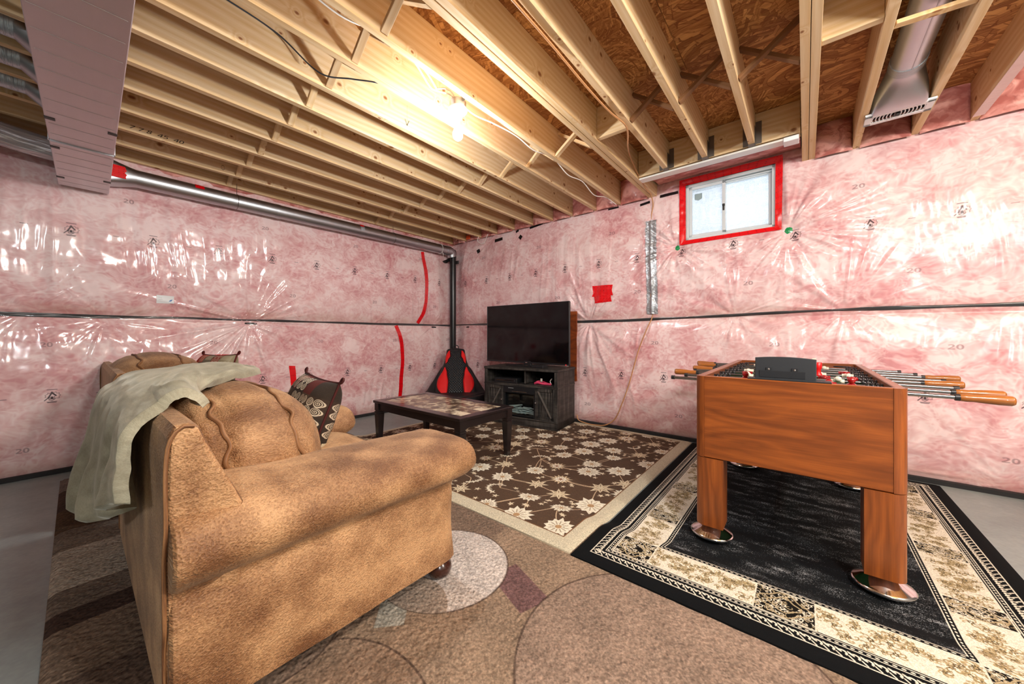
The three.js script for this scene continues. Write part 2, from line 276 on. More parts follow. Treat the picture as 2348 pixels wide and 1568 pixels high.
// dark strips painting the gap shadow at the foot of the two sheeted walls and taped strapping along the batt joints
const gapShadowM = M({ color: [34, 33, 34], roughness: 0.8 });
struct('gap_shadow_left', uvBox(new THREE.BoxGeometry(0.05, 0.028, RZ).translate(0.026, 0.014, RZ / 2)), gapShadowM);
struct('gap_shadow_back', uvBox(new THREE.BoxGeometry(RX, 0.028, 0.05).translate(RX / 2, 0.014, 0.026)), gapShadowM);
const strapM = M({ color: [58, 58, 60], roughness: 0.3, clearcoat: 0.5 });
single('strapping', grid(300, 3, (u, v) => { const z = RZ * (1 - u), y = 1.138 + 0.012 * fbm(z * 1.6, 3, 2) + (v - 0.5) * 0.022 * (0.6 + 0.8 * noise(z * 3, 5)); return [offL(z, y) + 0.006 + 0.006 * Math.sin(v * Math.PI), y, z]; }), strapM, 'dark strapping strip pressed along the middle joint of the left pink wall', 'strap');
single('strapping', grid(300, 3, (u, v) => { const x = RX * u, y = 1.148 + 0.04 * sm(2.6, 4.6, x) + 0.008 * fbm(x * 1.6, 3, 2) + (v - 0.5) * 0.022 * (0.6 + 0.8 * noise(x * 3, 9)); return [x, y, offR(x, y) + 0.006 + 0.006 * Math.sin(v * Math.PI)]; }), strapM, 'dark strapping strip pressed along the middle joint of the wall behind the television', 'strap');
// walls outside the picture close the room
struct('wall_front', uvBox(new THREE.BoxGeometry(RX + 0.4, 2.72, 0.2).translate(RX / 2, 1.33, RZ + 0.1)), M({ map: concT, roughness: 0.9, color: [190, 182, 180] }));
struct('wall_right', uvBox(new THREE.BoxGeometry(0.2, 2.72, RZ + 0.4).translate(RX + 0.1, 1.33, RZ / 2)), M({ map: concT, roughness: 0.9, color: [235, 215, 210] }));
{ // subfloor of strand boards over the joists
  const c = struct('ceiling');
  const rows = 6, pw = RZ / rows;
  for (let j = 0; j < rows; j++) for (let i = -1; i < 3; i++) {
    const x0 = Math.max(-0.1, i * 2.44 + (j % 2) * 1.22), x1 = Math.min(RX + 0.1, i * 2.44 + (j % 2) * 1.22 + 2.438); if (x1 - x0 < 0.05) continue;
    const g = box(x1 - x0, 0.018, pw - 0.003, (x0 + x1) / 2, JT + 0.009, (j + 0.5) * pw, 0.001); uvScale(g, 1, 1, i * 0.37 + j * 0.61, j * 0.23);
    mesh('strand_board', g, osbM, c);
  }
  mesh('deck', uvBox(new THREE.BoxGeometry(RX + 0.4, 0.08, RZ + 0.4).translate(RX / 2, JT + 0.06, RZ / 2)), M({ color: [120, 80, 45], roughness: 0.9 }), c);
}
// joists: [x of left face, z of the far end, label]
const JOISTS = [
  [0.025, 0, 'pine floor joist nearest the left wall, just above the round metal pipe'],
  [0.33, 0, 'second pine floor joist out from the left wall'],
  [0.63, 0, 'third pine floor joist from the left wall, with handwritten figures near the duct'],
  [0.93, 0, 'fourth pine floor joist out from the left wall'],
  [1.235, 0, 'fifth pine floor joist out from the left wall'],
  [1.535, 0, 'sixth pine floor joist out from the left wall'],
  [1.83, 0, 'pine floor joist two bays left of the bare bulb, lower half brightly lit'],
  [2.10, 0, 'pine floor joist left of the bulb with a pencilled arrow on its bright face'],
  [2.395, 0, 'pine floor joist right beside the bare bulb, its lower edge passing behind the lit bulb'],
  [2.672, 0, 'pine floor joist just right of the bare bulb with a brightly lit bottom edge'],
  [2.990, 0, 'left ply of the doubled pine joist right of the bulb'],
  [3.033, 0, 'right ply of the doubled pine joist right of the bulb, solid blocking nailed to it'],
  [3.297, 0.545, 'pine joist with the tan cord along its bottom edge, ending at the header'],
  [3.592, 0.545, 'middle pine joist of the three ending at the header above the window'],
  [3.897, 0.545, 'pine joist of the three at the header that is nearest the doubled trimmer'],
  [4.198, 0, 'left ply of the doubled pine trimmer right of the window'],
  [4.239, 0, 'right ply of the doubled pine trimmer right of the window'],
  [4.489, 0, 'pine floor joist left of the round duct boot and register'],
  [4.783, 0, 'pine floor joist right of the round duct boot and register'],
  [5.04, 0, 'rightmost pine floor joist in the ceiling corner, its end wrapped in poly'],
  [5.36, 0, 'pine floor joist beyond the right edge of the picture'],
];
const JEND = 6.85;
JOISTS.forEach(([x, z0, label], i) => {
  if (x > 5.2) return;
  const L = JEND - z0, g = box(0.038, JH - 0.002, L, x + 0.019, JB + JH / 2, z0 + L / 2, 0.0018), a = g.attributes.uv, n = g.attributes.normal;
  for (let k = 0; k < a.count; k++) { if (Math.abs(n.getY(k)) > 0.7) a.setXY(k, a.getY(k), a.getX(k)); a.setXY(k, a.getX(k) / 4 + i * 0.377, a.getY(k) / 0.8 + i * 0.291); }
  single('floor_joist', g, pineM, label, 'joist');
});
{ // header over the window bay, with hangers and blocking
  const h = thing('header_beam', 'doubled pine header above the window that carries three joists', 'beam', [0, 0, 0]);
  const g1 = uvScale(box(1.118, JH - 0.01, 0.038, 3.634, JB + JH / 2 + 0.003, 0.524, 0.003), 1 / 4, 1 / 0.8, 0.3, 0.7), g2 = uvScale(box(1.118, JH - 0.01, 0.038, 3.634, JB + JH / 2 + 0.003, 0.484, 0.003), 1 / 4, 1 / 0.8, 0.6, 0.1);
  mesh('front_ply', g1, pineM, h); mesh('rear_ply', g2, pineM, h);
  const hm = M({ color: [120, 112, 104], metalness: 0.7, roughness: 0.55 });
  for (const x of [3.297, 3.592, 3.897]) mesh('joist_hanger', [box(0.036, 0.16, 0.003, x - 0.021, JB + 0.09, 0.5455, 0), box(0.036, 0.16, 0.003, x + 0.059, JB + 0.09, 0.5455, 0), box(0.044, 0.003, 0.05, x + 0.019, JB - 0.003, 0.57, 0), box(0.0025, 0.13, 0.05, x - 0.0015, JB + 0.06, 0.57, 0), box(0.0025, 0.13, 0.05, x + 0.0395, JB + 0.06, 0.57, 0)], hm, h);
}
single('ledger_strip', [uvScale(box(1.1, 0.014, 0.085, 3.634, JB - 0.012, 0.505, 0.003), 1 / 4, 1 / 0.8)], M({ color: [226, 224, 218], roughness: 0.45, clearcoat: 0.4 }), 'long pale strip wrapped in poly along the bottom of the header', 'strip');
single('wrapped_block', [box(0.085, 0.03, 0.09, 4.142, JB - 0.02, 0.51, 0.004)], whitePlasticM, 'small white wrapped block at the right end of the strip under the header', 'block');
{ // sloping insulated soffit from the header down to the window head
  const s = struct('trim_1');
  mesh('soffit_sheeting', grid(90, 40, (u, v) => { const x = 3.09 + u * 1.1, y = lerp(2.50, JB + 0.012, v) + 0.012 * (fbm(x * 7, v * 4, 3) - 0.5) + 0.02 * Math.sin(v * Math.PI); return [x, y, lerp(0.008, 0.47, v), x, v * 0.5]; }), battPolyM, s);
}
function batt(x0, x1, label) { mesh('rim_batt', grid(24, 20, (u, v) => { const x = lerp(x0, x1, u), y = lerp(2.37, JT, v); return [x, y, 0.05 + 0.05 * Math.pow(Math.sin(Math.PI * u) * Math.sin(Math.PI * clamp(v * 0.9 + 0.05)), 0.5) * (0.6 + 0.7 * fbm(x * 8, y * 8, 3)), x, y]; }), label, RIM); }
const RIM = struct('trim_2');
for (let i = 0; i + 1 < JOISTS.length; i++) { const a = JOISTS[i][0] + 0.038, b = JOISTS[i + 1][0]; if (b - a < 0.1 || (a > 3.05 && b < 4.21)) continue; batt(a, b, a > 2.3 && a < 3.1 ? battPolyM : battM); }
// cross bracing between joists
const ordinal = ['first', 'second', 'third', 'fourth', 'fifth', 'sixth', 'seventh', 'eighth', 'ninth', 'tenth'];
const braceM = [pineM, M({ map: pineT, roughness: 0.75, color: [205, 198, 192] }), M({ map: pineT, roughness: 0.8, color: [150, 122, 100] })];  // last copy is darkened: shade of the right-hand bays put into its colour
let bi = 0;
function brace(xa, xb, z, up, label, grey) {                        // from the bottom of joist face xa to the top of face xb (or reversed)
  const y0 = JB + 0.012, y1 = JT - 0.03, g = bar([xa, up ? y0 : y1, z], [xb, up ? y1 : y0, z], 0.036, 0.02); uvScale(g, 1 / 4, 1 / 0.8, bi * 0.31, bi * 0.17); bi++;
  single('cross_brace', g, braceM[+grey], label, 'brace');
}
const bays = [[0.063, 0.33], [0.368, 0.63], [0.668, 0.93], [0.968, 1.235], [1.273, 1.535], [1.573, 1.83], [1.868, 2.10], [2.138, 2.395], [2.433, 2.672], [2.71, 2.99]];
const gapName = ['between the two joists nearest the left wall', 'in the second bay from the left wall', 'in the third bay from the left wall', 'in the fourth bay from the left wall', 'in the fifth bay from the left wall', 'in the sixth bay from the left wall', 'in the seventh bay from the left wall', 'in the bay left of the bulb', 'in the bay that holds the bulb', 'in the bay right of the bulb'];
bays.forEach(([a, b], i) => {
  brace(a, b, 2.75, false, `nearer wooden brace falling rightward ${gapName[i]}`, i > 4);
  brace(a, b, 2.795, true, `nearer wooden brace rising rightward ${gapName[i]}`, i > 6);
  brace(a, b, 1.27, false, `farther wooden brace falling rightward ${gapName[i]}`, false);
  brace(a, b, 1.315, true, `farther wooden brace rising rightward ${gapName[i]}`, false);
});
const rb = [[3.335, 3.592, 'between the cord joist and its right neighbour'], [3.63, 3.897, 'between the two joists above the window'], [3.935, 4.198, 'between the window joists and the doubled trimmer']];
rb.forEach(([a, b, w]) => { brace(a, b, 1.40, true, `shade-painted brace rising to the right ${w}`, 2); brace(a, b, 1.355, false, `shade-painted brace falling to the right ${w}`, 2); });
single('cross_brace', uvScale(bar([4.529, JB + 0.012, 1.36], [4.781, JB + 0.028, 1.30], 0.036, 0.018), 1 / 4, 1 / 0.8), pineM, 'wooden brace crossing under the round duct at the top right', 'brace');
single('solid_blocking', uvScale(box(0.224, JH - 0.012, 0.038, 3.184, JB + JH / 2 + 0.004, 1.33, 0.003), 1 / 4, 1 / 0.8, 0.1, 0.4), pineM, 'solid pine block bridging the doubled joist and the cord joist', 'blocking');
single('solid_blocking', uvScale(box(0.21, JH - 0.012, 0.038, 4.383, JB + JH / 2 + 0.004, 1.43, 0.003), 1 / 4, 1 / 0.8, 0.55, 0.2), pineM, 'solid pine block right of the doubled trimmer at the top of the picture', 'blocking');
// window
{
  const w = struct('window_1'), fm = M({ color: [214, 222, 226], roughness: 0.35 }), z = -0.03, { x0, x1, y0, y1 } = WIN, cx = (x0 + x1) / 2, cy = (y0 + y1) / 2, W = x1 - x0, H = y1 - y0, t = 0.028;
  mesh('frame', [box(W, t, 0.075, cx, y0 + t / 2, z), box(W, t, 0.075, cx, y1 - t / 2, z), box(t, H, 0.075, x0 + t / 2, cy, z), box(t, H, 0.075, x1 - t / 2, cy, z), box(0.012, H, 0.02, x0 + 0.045, cy, z + 0.008), box(W, 0.01, 0.02, cx, y1 - 0.04, z + 0.008)], fm, w);
  const sash = (xa, xb, zz, n) => { const c = (xa + xb) / 2, s = 0.026, g = [box(xb - xa, s, 0.026, c, y0 + t + s / 2, zz), box(xb - xa, s, 0.026, c, y1 - t - s / 2, zz), box(s, H - 2 * t, 0.026, xa + s / 2, cy, zz), box(s, H - 2 * t, 0.026, xb - s / 2, cy, zz)]; const m = mesh('sash', g, fm, w); mesh('pane', new THREE.BoxGeometry(xb - xa - 0.04, H - 2 * t - 0.04, 0.004).translate(c, cy, zz - 0.004), frostM, m); return m; };
  const frostT = dataTex(512, 512, (x, y, o) => { const v = 255 * clamp(0.5 + (fbm(x * 60, y * 60, 3) - 0.5) * 2); o[0] = o[1] = o[2] = v; }, false, 3, 3);
  const frostC = dataTex(512, 512, (x, y, o) => mixc([206, 216, 224], [255, 255, 255], clamp(0.62 + (fbm(x * 70, y * 70, 3) - 0.5) * 2.2 + (fbm(x * 3, y * 5, 2) - 0.5) * 0.6), o), true, 2.5, 2.5);
  const frostM = M({ map: frostC, color: [252, 253, 255], transmission: 1, thickness: 0, roughness: 0.75, bumpMap: frostT, bumpScale: 0.006 });
  const ls = sash(x0 + t, cx - 0.02, z + 0.012); sash(cx - 0.046, x1 - t, z - 0.018);
  mesh('latch', [box(0.012, 0.05, 0.012, cx - 0.033, cy - 0.01, z + 0.03), box(0.02, 0.02, 0.014, cx - 0.033, cy + 0.012, z + 0.033)], darkMetalM, w);
  const sh = new THREE.Shape(); sh.moveTo(-0.032, 0.03); sh.lineTo(0.032, 0.03); sh.lineTo(0.032, -0.02); sh.lineTo(0, -0.036); sh.lineTo(-0.032, -0.02);
  mesh('sticker', new THREE.ExtrudeGeometry(sh, { depth: 0.001, bevelEnabled: false }).translate(x0 + 0.105, y1 - 0.125, z + 0.0125), M({ color: [150, 172, 176], roughness: 0.6 }), ls);
}
{ // ground and well outside the glass
  struct('exterior_ground', uvBox(new THREE.BoxGeometry(5, 0.1, 3).translate(3.6, 1.72, -2.3)), M({ color: [190, 198, 206], roughness: 0.95 }));
}
// ---------- armchairs ----------
const suedeT = dataTex(1024, 1024, (x, y, o) => { const n = fbm(x * 7, y * 7, 5), p = noise(x * 210, y * 210) * 0.55 + noise(x * 420, y * 420) * 0.45; mixc([112, 74, 44], [196, 154, 110], clamp(0.5 + (n - 0.5) * 1.7 + (p - 0.5) * 0.75), o); }, true, 1 / 0.8, 1 / 0.8);
const pebbleT = dataTex(1024, 1024, (x, y, o) => { const v = 255 * clamp(noise(x * 210, y * 210) * 0.55 + noise(x * 420, y * 420) * 0.45); o[0] = o[1] = o[2] = v; }, false, 1 / 0.8, 1 / 0.8);
const suedeM = M({ map: suedeT, roughness: 0.62, bumpMap: pebbleT, bumpScale: 0.003, sheen: 0.5, sheenRoughness: 0.5, sheenColor: new THREE.Color(0.9, 0.75, 0.55) });
const pipingM = M({ map: suedeT, roughness: 0.6, color: [200, 185, 170] });
const footM = M({ color: [58, 26, 16], roughness: 0.22, clearcoat: 0.6 });
function armGeo(side) {                                           // local: +x outer for side 1, back at +z
  const S = [[0.672, 0.085], [0.676, 0.20], [0.674, 0.33], [0.664, 0.402], [0.684, 0.418], [0.716, 0.447], [0.730, 0.490], [0.716, 0.535], [0.674, 0.565], [0.60, 0.580], [0.50, 0.586], [0.40, 0.577], [0.335, 0.552], [0.295, 0.505], [0.29, 0.45], [0.325, 0.36], [0.334, 0.085]];
  const c = new THREE.CatmullRomCurve3(S.map((p) => new THREE.Vector3(p[0], p[1], 0)), false, 'centripetal'), N = 72, pts = c.getSpacedPoints(N);
  const st = [[0.437, 0.3], [0.437, 0.06], [0.436, 0.012], [0.43, 0.002], [0.42, 0], [0.38, 0], [0.2, 0], [0.0, 0], [-0.2, 0], [-0.33, 0], [-0.385, 0.004], [-0.412, 0.016], [-0.428, 0.04], [-0.434, 0.075], [-0.436, 0.14], [-0.436, 0.30]];
  const cx = 0.51, V = st.length - 1;
  const g = grid(N, V * 6, (u, v) => {
    const q = pts[Math.round(u * N)], f = v * V, k = Math.min(V - 1, Math.floor(f)), t = f - k; let z = lerp(st[k][0], st[k + 1][0], t), ins = lerp(st[k][1], st[k + 1][1], t);
    const roll = sm(0.38, 0.47, q.y), cyR = 0.49;
    const tx = cx, ty = roll > 0 ? lerp(q.y, cyR, roll) : q.y, d = Math.hypot(q.x - tx, q.y - ty) || 1, w = Math.min(1, ins / d);
    let x = lerp(q.x, tx, w), y = lerp(q.y, ty, w);
    z -= 0.072 * roll * sm(-0.2, -0.43, z) - (1 - roll) * 0.0;
    y += -0.012 * sm(0.1, -0.4, z) * roll + 0.018 * sm(0.0, 0.4, z) * sm(0.5, 0.58, q.y);
    x += (1 - roll) * 0.02 * Math.sin(clamp((q.y - 0.08) / 0.34) * Math.PI) * -sm(0.2, -0.4, z) * (q.x > 0.5 ? 1 : 0);
    const n = (fbm(z * 5 + 3, u * 9, 3) - 0.5) * 0.007; x += n * (q.x > cx ? 1 : -1); y += n * roll;
    return [side * x, y, z, z * 1.0 + side, u * 1.5];
  });
  if (side > 0) flip(g); return g;
}
function flip(g) { const i = g.index.array; for (let k = 0; k < i.length; k += 3) { const t = i[k + 1]; i[k + 1] = i[k + 2]; i[k + 2] = t; } g.computeVertexNormals(); return g; }
function makeChair(label) {
  const r = thing('armchair', label, 'armchair', [0, 0, 0], 0);
  mesh('arm', armGeo(1), suedeM, r); mesh('arm', armGeo(-1), suedeM, r);
  // back: side profile (z, y) extruded along x
  const bp = [[0.44, 0.085], [0.444, 0.5], [0.440, 0.775], [0.428, 0.80], [0.402, 0.803], [0.385, 0.79], [0.352, 0.70], [0.318, 0.625], [0.30, 0.58], [0.30, 0.085]];
  const b = new THREE.ExtrudeGeometry(new THREE.Shape(bp.map(([z, y]) => new THREE.Vector2(-z, y))), { depth: 1.33, bevelEnabled: true, bevelSize: 0.012, bevelThickness: 0.018, bevelOffset: -0.012, bevelSegments: 4 });
  b.translate(0, 0, -0.665); b.rotateY(Math.PI / 2); { const p = b.attributes.position; for (let i = 0; i < p.count; i++) { const k = p.getY(i) < 0.3 ? 0.953 : p.getY(i) < 0.52 ? 0.975 : 1; p.setX(i, p.getX(i) * k); } b.computeVertexNormals(); } mesh('back', uvBox(b), suedeM, r);
  for (const s of [-1, 1]) mesh('welt', tube([[s * 0.650, 0.10, 0.440], [s * 0.651, 0.28, 0.442], [s * 0.666, 0.33, 0.443], [s * 0.666, 0.49, 0.444], [s * 0.682, 0.56, 0.443], [s * 0.684, 0.77, 0.436], [s * 0.683, 0.797, 0.415], [s * 0.683, 0.795, 0.395]], 0.0045, 6, 40), pipingM, r);
  mesh('front_rail', box(0.70, 0.25, 0.05, 0, 0.21, -0.36, 0.015), suedeM, r);
  mesh('seat_cushion', puff(0.345, 0.37, 0.085, 5, 56, 30, (x, y, z) => [x, 0.375 + z + 0.012 * fbm(x * 4 + 2, y * 4, 2), y - 0.04]), suedeM, r);
  const C = [0, 0.602, 0.165], A = [0.44, 0.208, 0.235];
  const wr = (x, y, z) => {
    const seam = Math.exp(-Math.pow((Math.abs(z) - 0.10) / 0.022, 2)), ex = Math.abs(x) / A[0], ey = Math.abs(y) / A[1];
    let k = 1 - 0.035 * seam + 0.035 * (fbm(x * 6 + 5, z * 7 + y * 5, 3) - 0.5) * 2;
    k -= 0.045 * Math.pow(ridge(z * 8 + 2, y * 3 + x * 2), 3) * sm(0.5, 1, ey) * (y > 0 ? 1 : 0.3);   // gathers along the top
    k -= 0.04 * Math.pow(ridge(y * 7 + 4, x * 3), 4) * sm(-0.02, -0.2, z);
    const sag = -0.03 * ex * ex;
    return [C[0] + x * k, C[1] + y * k + sag + 0.01 * fbm(x * 3, z * 3, 2), C[2] + z * (1 + (k - 1) * 1.2) + 0.16 * y];
  };
  const bc = mesh('back_cushion', puff(...A, 2.75, 140, 110, wr), suedeM, r);
  for (const s of [-1, 1]) {
    const P = [], z = s * 0.1, e = 2 / 2.75, sp = (v) => Math.sign(v) * Math.pow(Math.abs(v), e), cp = Math.pow(1 - Math.pow(Math.abs(z / A[2]), 2.75), 1 / 2.75);
    for (let i = 0; i < 72; i++) { const t = i / 72 * Math.PI * 2, w = 0.008 * Math.sin(t * 9 + s) + 0.006 * Math.sin(t * 17); P.push(wr(A[0] * cp * sp(Math.cos(t)) * 1.008, A[1] * cp * sp(Math.sin(t)) * 1.012, z + w)); }
    mesh('piping', tube(P, 0.0068, 6, 300, true), pipingM, bc);
  }
  for (const [x, z] of [[0.61, -0.375], [-0.61, -0.375], [0.58, 0.36], [-0.58, 0.36]]) mesh('foot', lathe([[0.001, 0.0], [0.034, 0.0], [0.044, 0.012], [0.05, 0.03], [0.048, 0.05], [0.036, 0.06], [0.036, 0.066], [0.042, 0.074], [0.042, 0.09], [0.001, 0.092]], 28).translate(x, 0, z), footM, r);
  return r;
}
const CH = { y: 0.022 };
const chairA = makeChair('tan suede armchair in front with a grey blanket draped over its back');
chairA.position.set(2.45, CH.y, 3.13); chairA.scale.y = 0.968;
const chairB = chairA.clone(); chairB.name = numbered('armchair'); chairB.position.set(0.76, CH.y, 3.135); chairB.getObjectByName('back_cushion').position.set(0, 0.07, 0.02); scene.add(chairB);
tag(chairB, 'tan suede armchair farther left, beside the left pink wall, holding the red cushion', 'armchair');
// blanket: a folded sheet over the near chair's back
const blanketT = dataTex(512, 512, (x, y, o) => { const n = fbm(x * 8, y * 8, 4), f = noise(x * 260, y * 90); mixc([132, 128, 108], [176, 172, 150], clamp(0.5 + (n - 0.5) * 1.3 + (f - 0.5) * 0.35), o); }, true, 2, 2);
const blanketM = M({ map: blanketT, roughness: 0.95, sheen: 0.9, sheenRoughness: 0.6, sheenColor: new THREE.Color(0.75, 0.75, 0.66), bumpMap: blanketT, bumpScale: 0.003, side: THREE.DoubleSide });
{
  const path = (a) => {                                           // a: 0 near end (x 2.98) .. 1 far end (x 1.80): rear hem -> front hem, (z, y)
    const hem = lerp(0.60, 0.27, clamp(a * 1.1)), fz = lerp(3.49, 3.12, sm(0.1, 0.72, a)), out = lerp(0.008, 0.052, sm(0.0, 0.9, a));
    const top = 0.800 + 0.022 * Math.sin(clamp(a * 1.05) * Math.PI);
    return [[3.598 + out, hem], [3.60 + out * 0.9, lerp(hem, 0.74, 0.3)], [3.597 + out * 0.6, lerp(hem, 0.74, 0.62)], [3.594 + out * 0.25, 0.74], [3.575, top - 0.035], [3.535, top - 0.004], [lerp(3.535, fz, 0.3), top + 0.012], [lerp(3.535, fz, 0.55), top + 0.018], [lerp(3.535, fz, 0.8), top + 0.006], [fz, top - 0.016]].map((p) => new THREE.Vector3(0, p[1], p[0]));
  };
  const surf = (u, v, off) => {
    const c = new THREE.CatmullRomCurve3(path(u), false, 'centripetal'), p = c.getPoint(v), t = c.getTangent(v);
    const low = 1 - sm(0.0, 0.42, v), x = lerp(lerp(2.93, 3.06, low), 1.83, u) + 0.05 * low * (u - 0.5) - 0.03 * v;
    const fold = 0.012 + low * sm(0, 0.12, u) * (0.026 * Math.sin(u * 17 + v * 2.5) + 0.014 * Math.sin(u * 38 + 1.7)) + 0.008 * (fbm(u * 9, v * 11, 3) - 0.5) + 0.012 * Math.pow(ridge(u * 6 + v * 4, v * 6), 3) * sm(0.5, 0.9, v);
    const n = [0, t.z, -t.y];                                     // outward
    const e = Math.min(u, 1 - u, v, 1 - v), th = off * sm(0, 0.02, e);
    const ny = -t.z, nz = t.y; return [x, p.y + ny * (fold + th) + 0.02 * low * low * Math.sin(u * 9 + 1), p.z + nz * (fold + th) , u * 1.2, v * 1.6];
  };
  const N = 110, K = 90, sgn = 1;
  const a = grid(N, K, (u, v) => surf(u, v, 0.022)), b = grid(N, K, (u, v) => surf(u, v, 0.0));
  single('blanket', [a, flip(b)], blanketM, 'soft grey green blanket draped over the back of the nearest armchair', 'blanket');
}
// cushions with printed spirals
function spiral(g, x, y, r, col, turns = 2.6) { g.strokeStyle = col; g.beginPath(); for (let t = 0; t <= turns * 6.283; t += 0.15) { const q = r * t / (turns * 6.283); g.lineTo(x + q * Math.cos(t), y + q * Math.sin(t)); } g.stroke(); g.beginPath(); g.arc(x, y, r * 1.02, 0, 6.3); g.stroke(); }
function cushionTex(kind) {
  return canvasTex(1024, 1024, (g, W) => {
    const pal = kind ? ['#8c1f16', '#6f6a58', '#a8321f', '#8f8468', '#5b5546', '#b5402a'] : ['#2e241c', '#3a2b20', '#571a14', '#41362a', '#2a211a', '#4a3a2c'];
    g.fillStyle = pal[0]; g.fillRect(0, 0, W, W);
    for (let j = 0; j < 5; j++) for (let i = 0; i < 5; i++) { g.fillStyle = pal[Math.floor(hsh(i * 3 + (kind ? 7 : 2), j * 5) * pal.length)]; g.fillRect(i * 205, j * 205, 206, 206); }
    g.lineWidth = 7; for (let j = 0; j < 5; j++) for (let i = 0; i < 5; i++) { const h = hsh(i + 11, j * 7 + (kind ? 3 : 1)); if (h < 0.62) { const c = kind ? 'rgba(205,195,170,0.8)' : 'rgba(220,208,184,0.92)'; for (const [a, b] of [[55, 60], [150, 60], [55, 150], [150, 150]]) spiral(g, i * 205 + a, j * 205 + b, 40, c); } else if (h > 0.84) { g.fillStyle = kind ? '#a39a80' : '#cfc6a8'; g.fillRect(i * 205 + 30, j * 205 + 40, 150, 110); } }
    for (let k = 0; k < 9000; k++) { g.fillStyle = `rgba(${k % 2 ? 0 : 200},${k % 2 ? 0 : 180},${k % 2 ? 0 : 150},0.06)`; g.fillRect(rnd() * W, rnd() * W, 14, 2); }
  });
}
function makePillow(name, label, kind, w, h, d) {
  const r = thing(name, label, 'cushion'); const m = M({ map: cushionTex(kind), roughness: 0.9, sheen: 0.4 });
  const sh = (u, v, s) => { const a = u * 2 - 1, b = v * 2 - 1, pin = 1 - 0.05 * (1 - a * a) * (Math.abs(b) ** 6) , pin2 = 1 - 0.05 * (1 - b * b) * (Math.abs(a) ** 6); const th = d / 2 * Math.pow(Math.max(0, (1 - a ** 4) * (1 - b ** 4)), 0.55) * (0.9 + 0.25 * fbm(u * 5 + s, v * 5, 2)); return [a * w / 2 * pin2, b * h / 2 * pin, s * th, u, v]; };
  const f = grid(48, 48, (u, v) => sh(u, v, 1)), k = flip(grid(48, 48, (u, v) => sh(u, v, -1)));
  mesh('cover', [f, k], m, r);
  const P = []; for (let i = 0; i < 4; i++) for (let t = 0; t < 1; t += 0.1) { const q = [[t, 0], [1, t], [1 - t, 1], [0, 1 - t]][i]; P.push(sh(q[0], q[1], 0)); }
  mesh('piping', tube(P, 0.006, 6, 200, true), M({ color: kind ? [90, 20, 16] : [70, 16, 14], roughness: 0.8 }), r);
  return r;
}
{
  const p = makePillow('throw_pillow', 'dark brown throw pillow with pale spirals on the nearest armchair', 0, 0.52, 0.45, 0.17);
  p.position.set(2.22, 0.565, 2.95); p.rotation.set(-0.36, -0.08, -0.03, 'YXZ');
  const q = makePillow('throw_pillow', 'red and grey spiral throw pillow on the farther armchair', 1, 0.44, 0.40, 0.16);
  q.position.set(0.66, 0.655, 3.03); q.rotation.set(-0.30, 0.28, 0.02, 'YXZ');
}
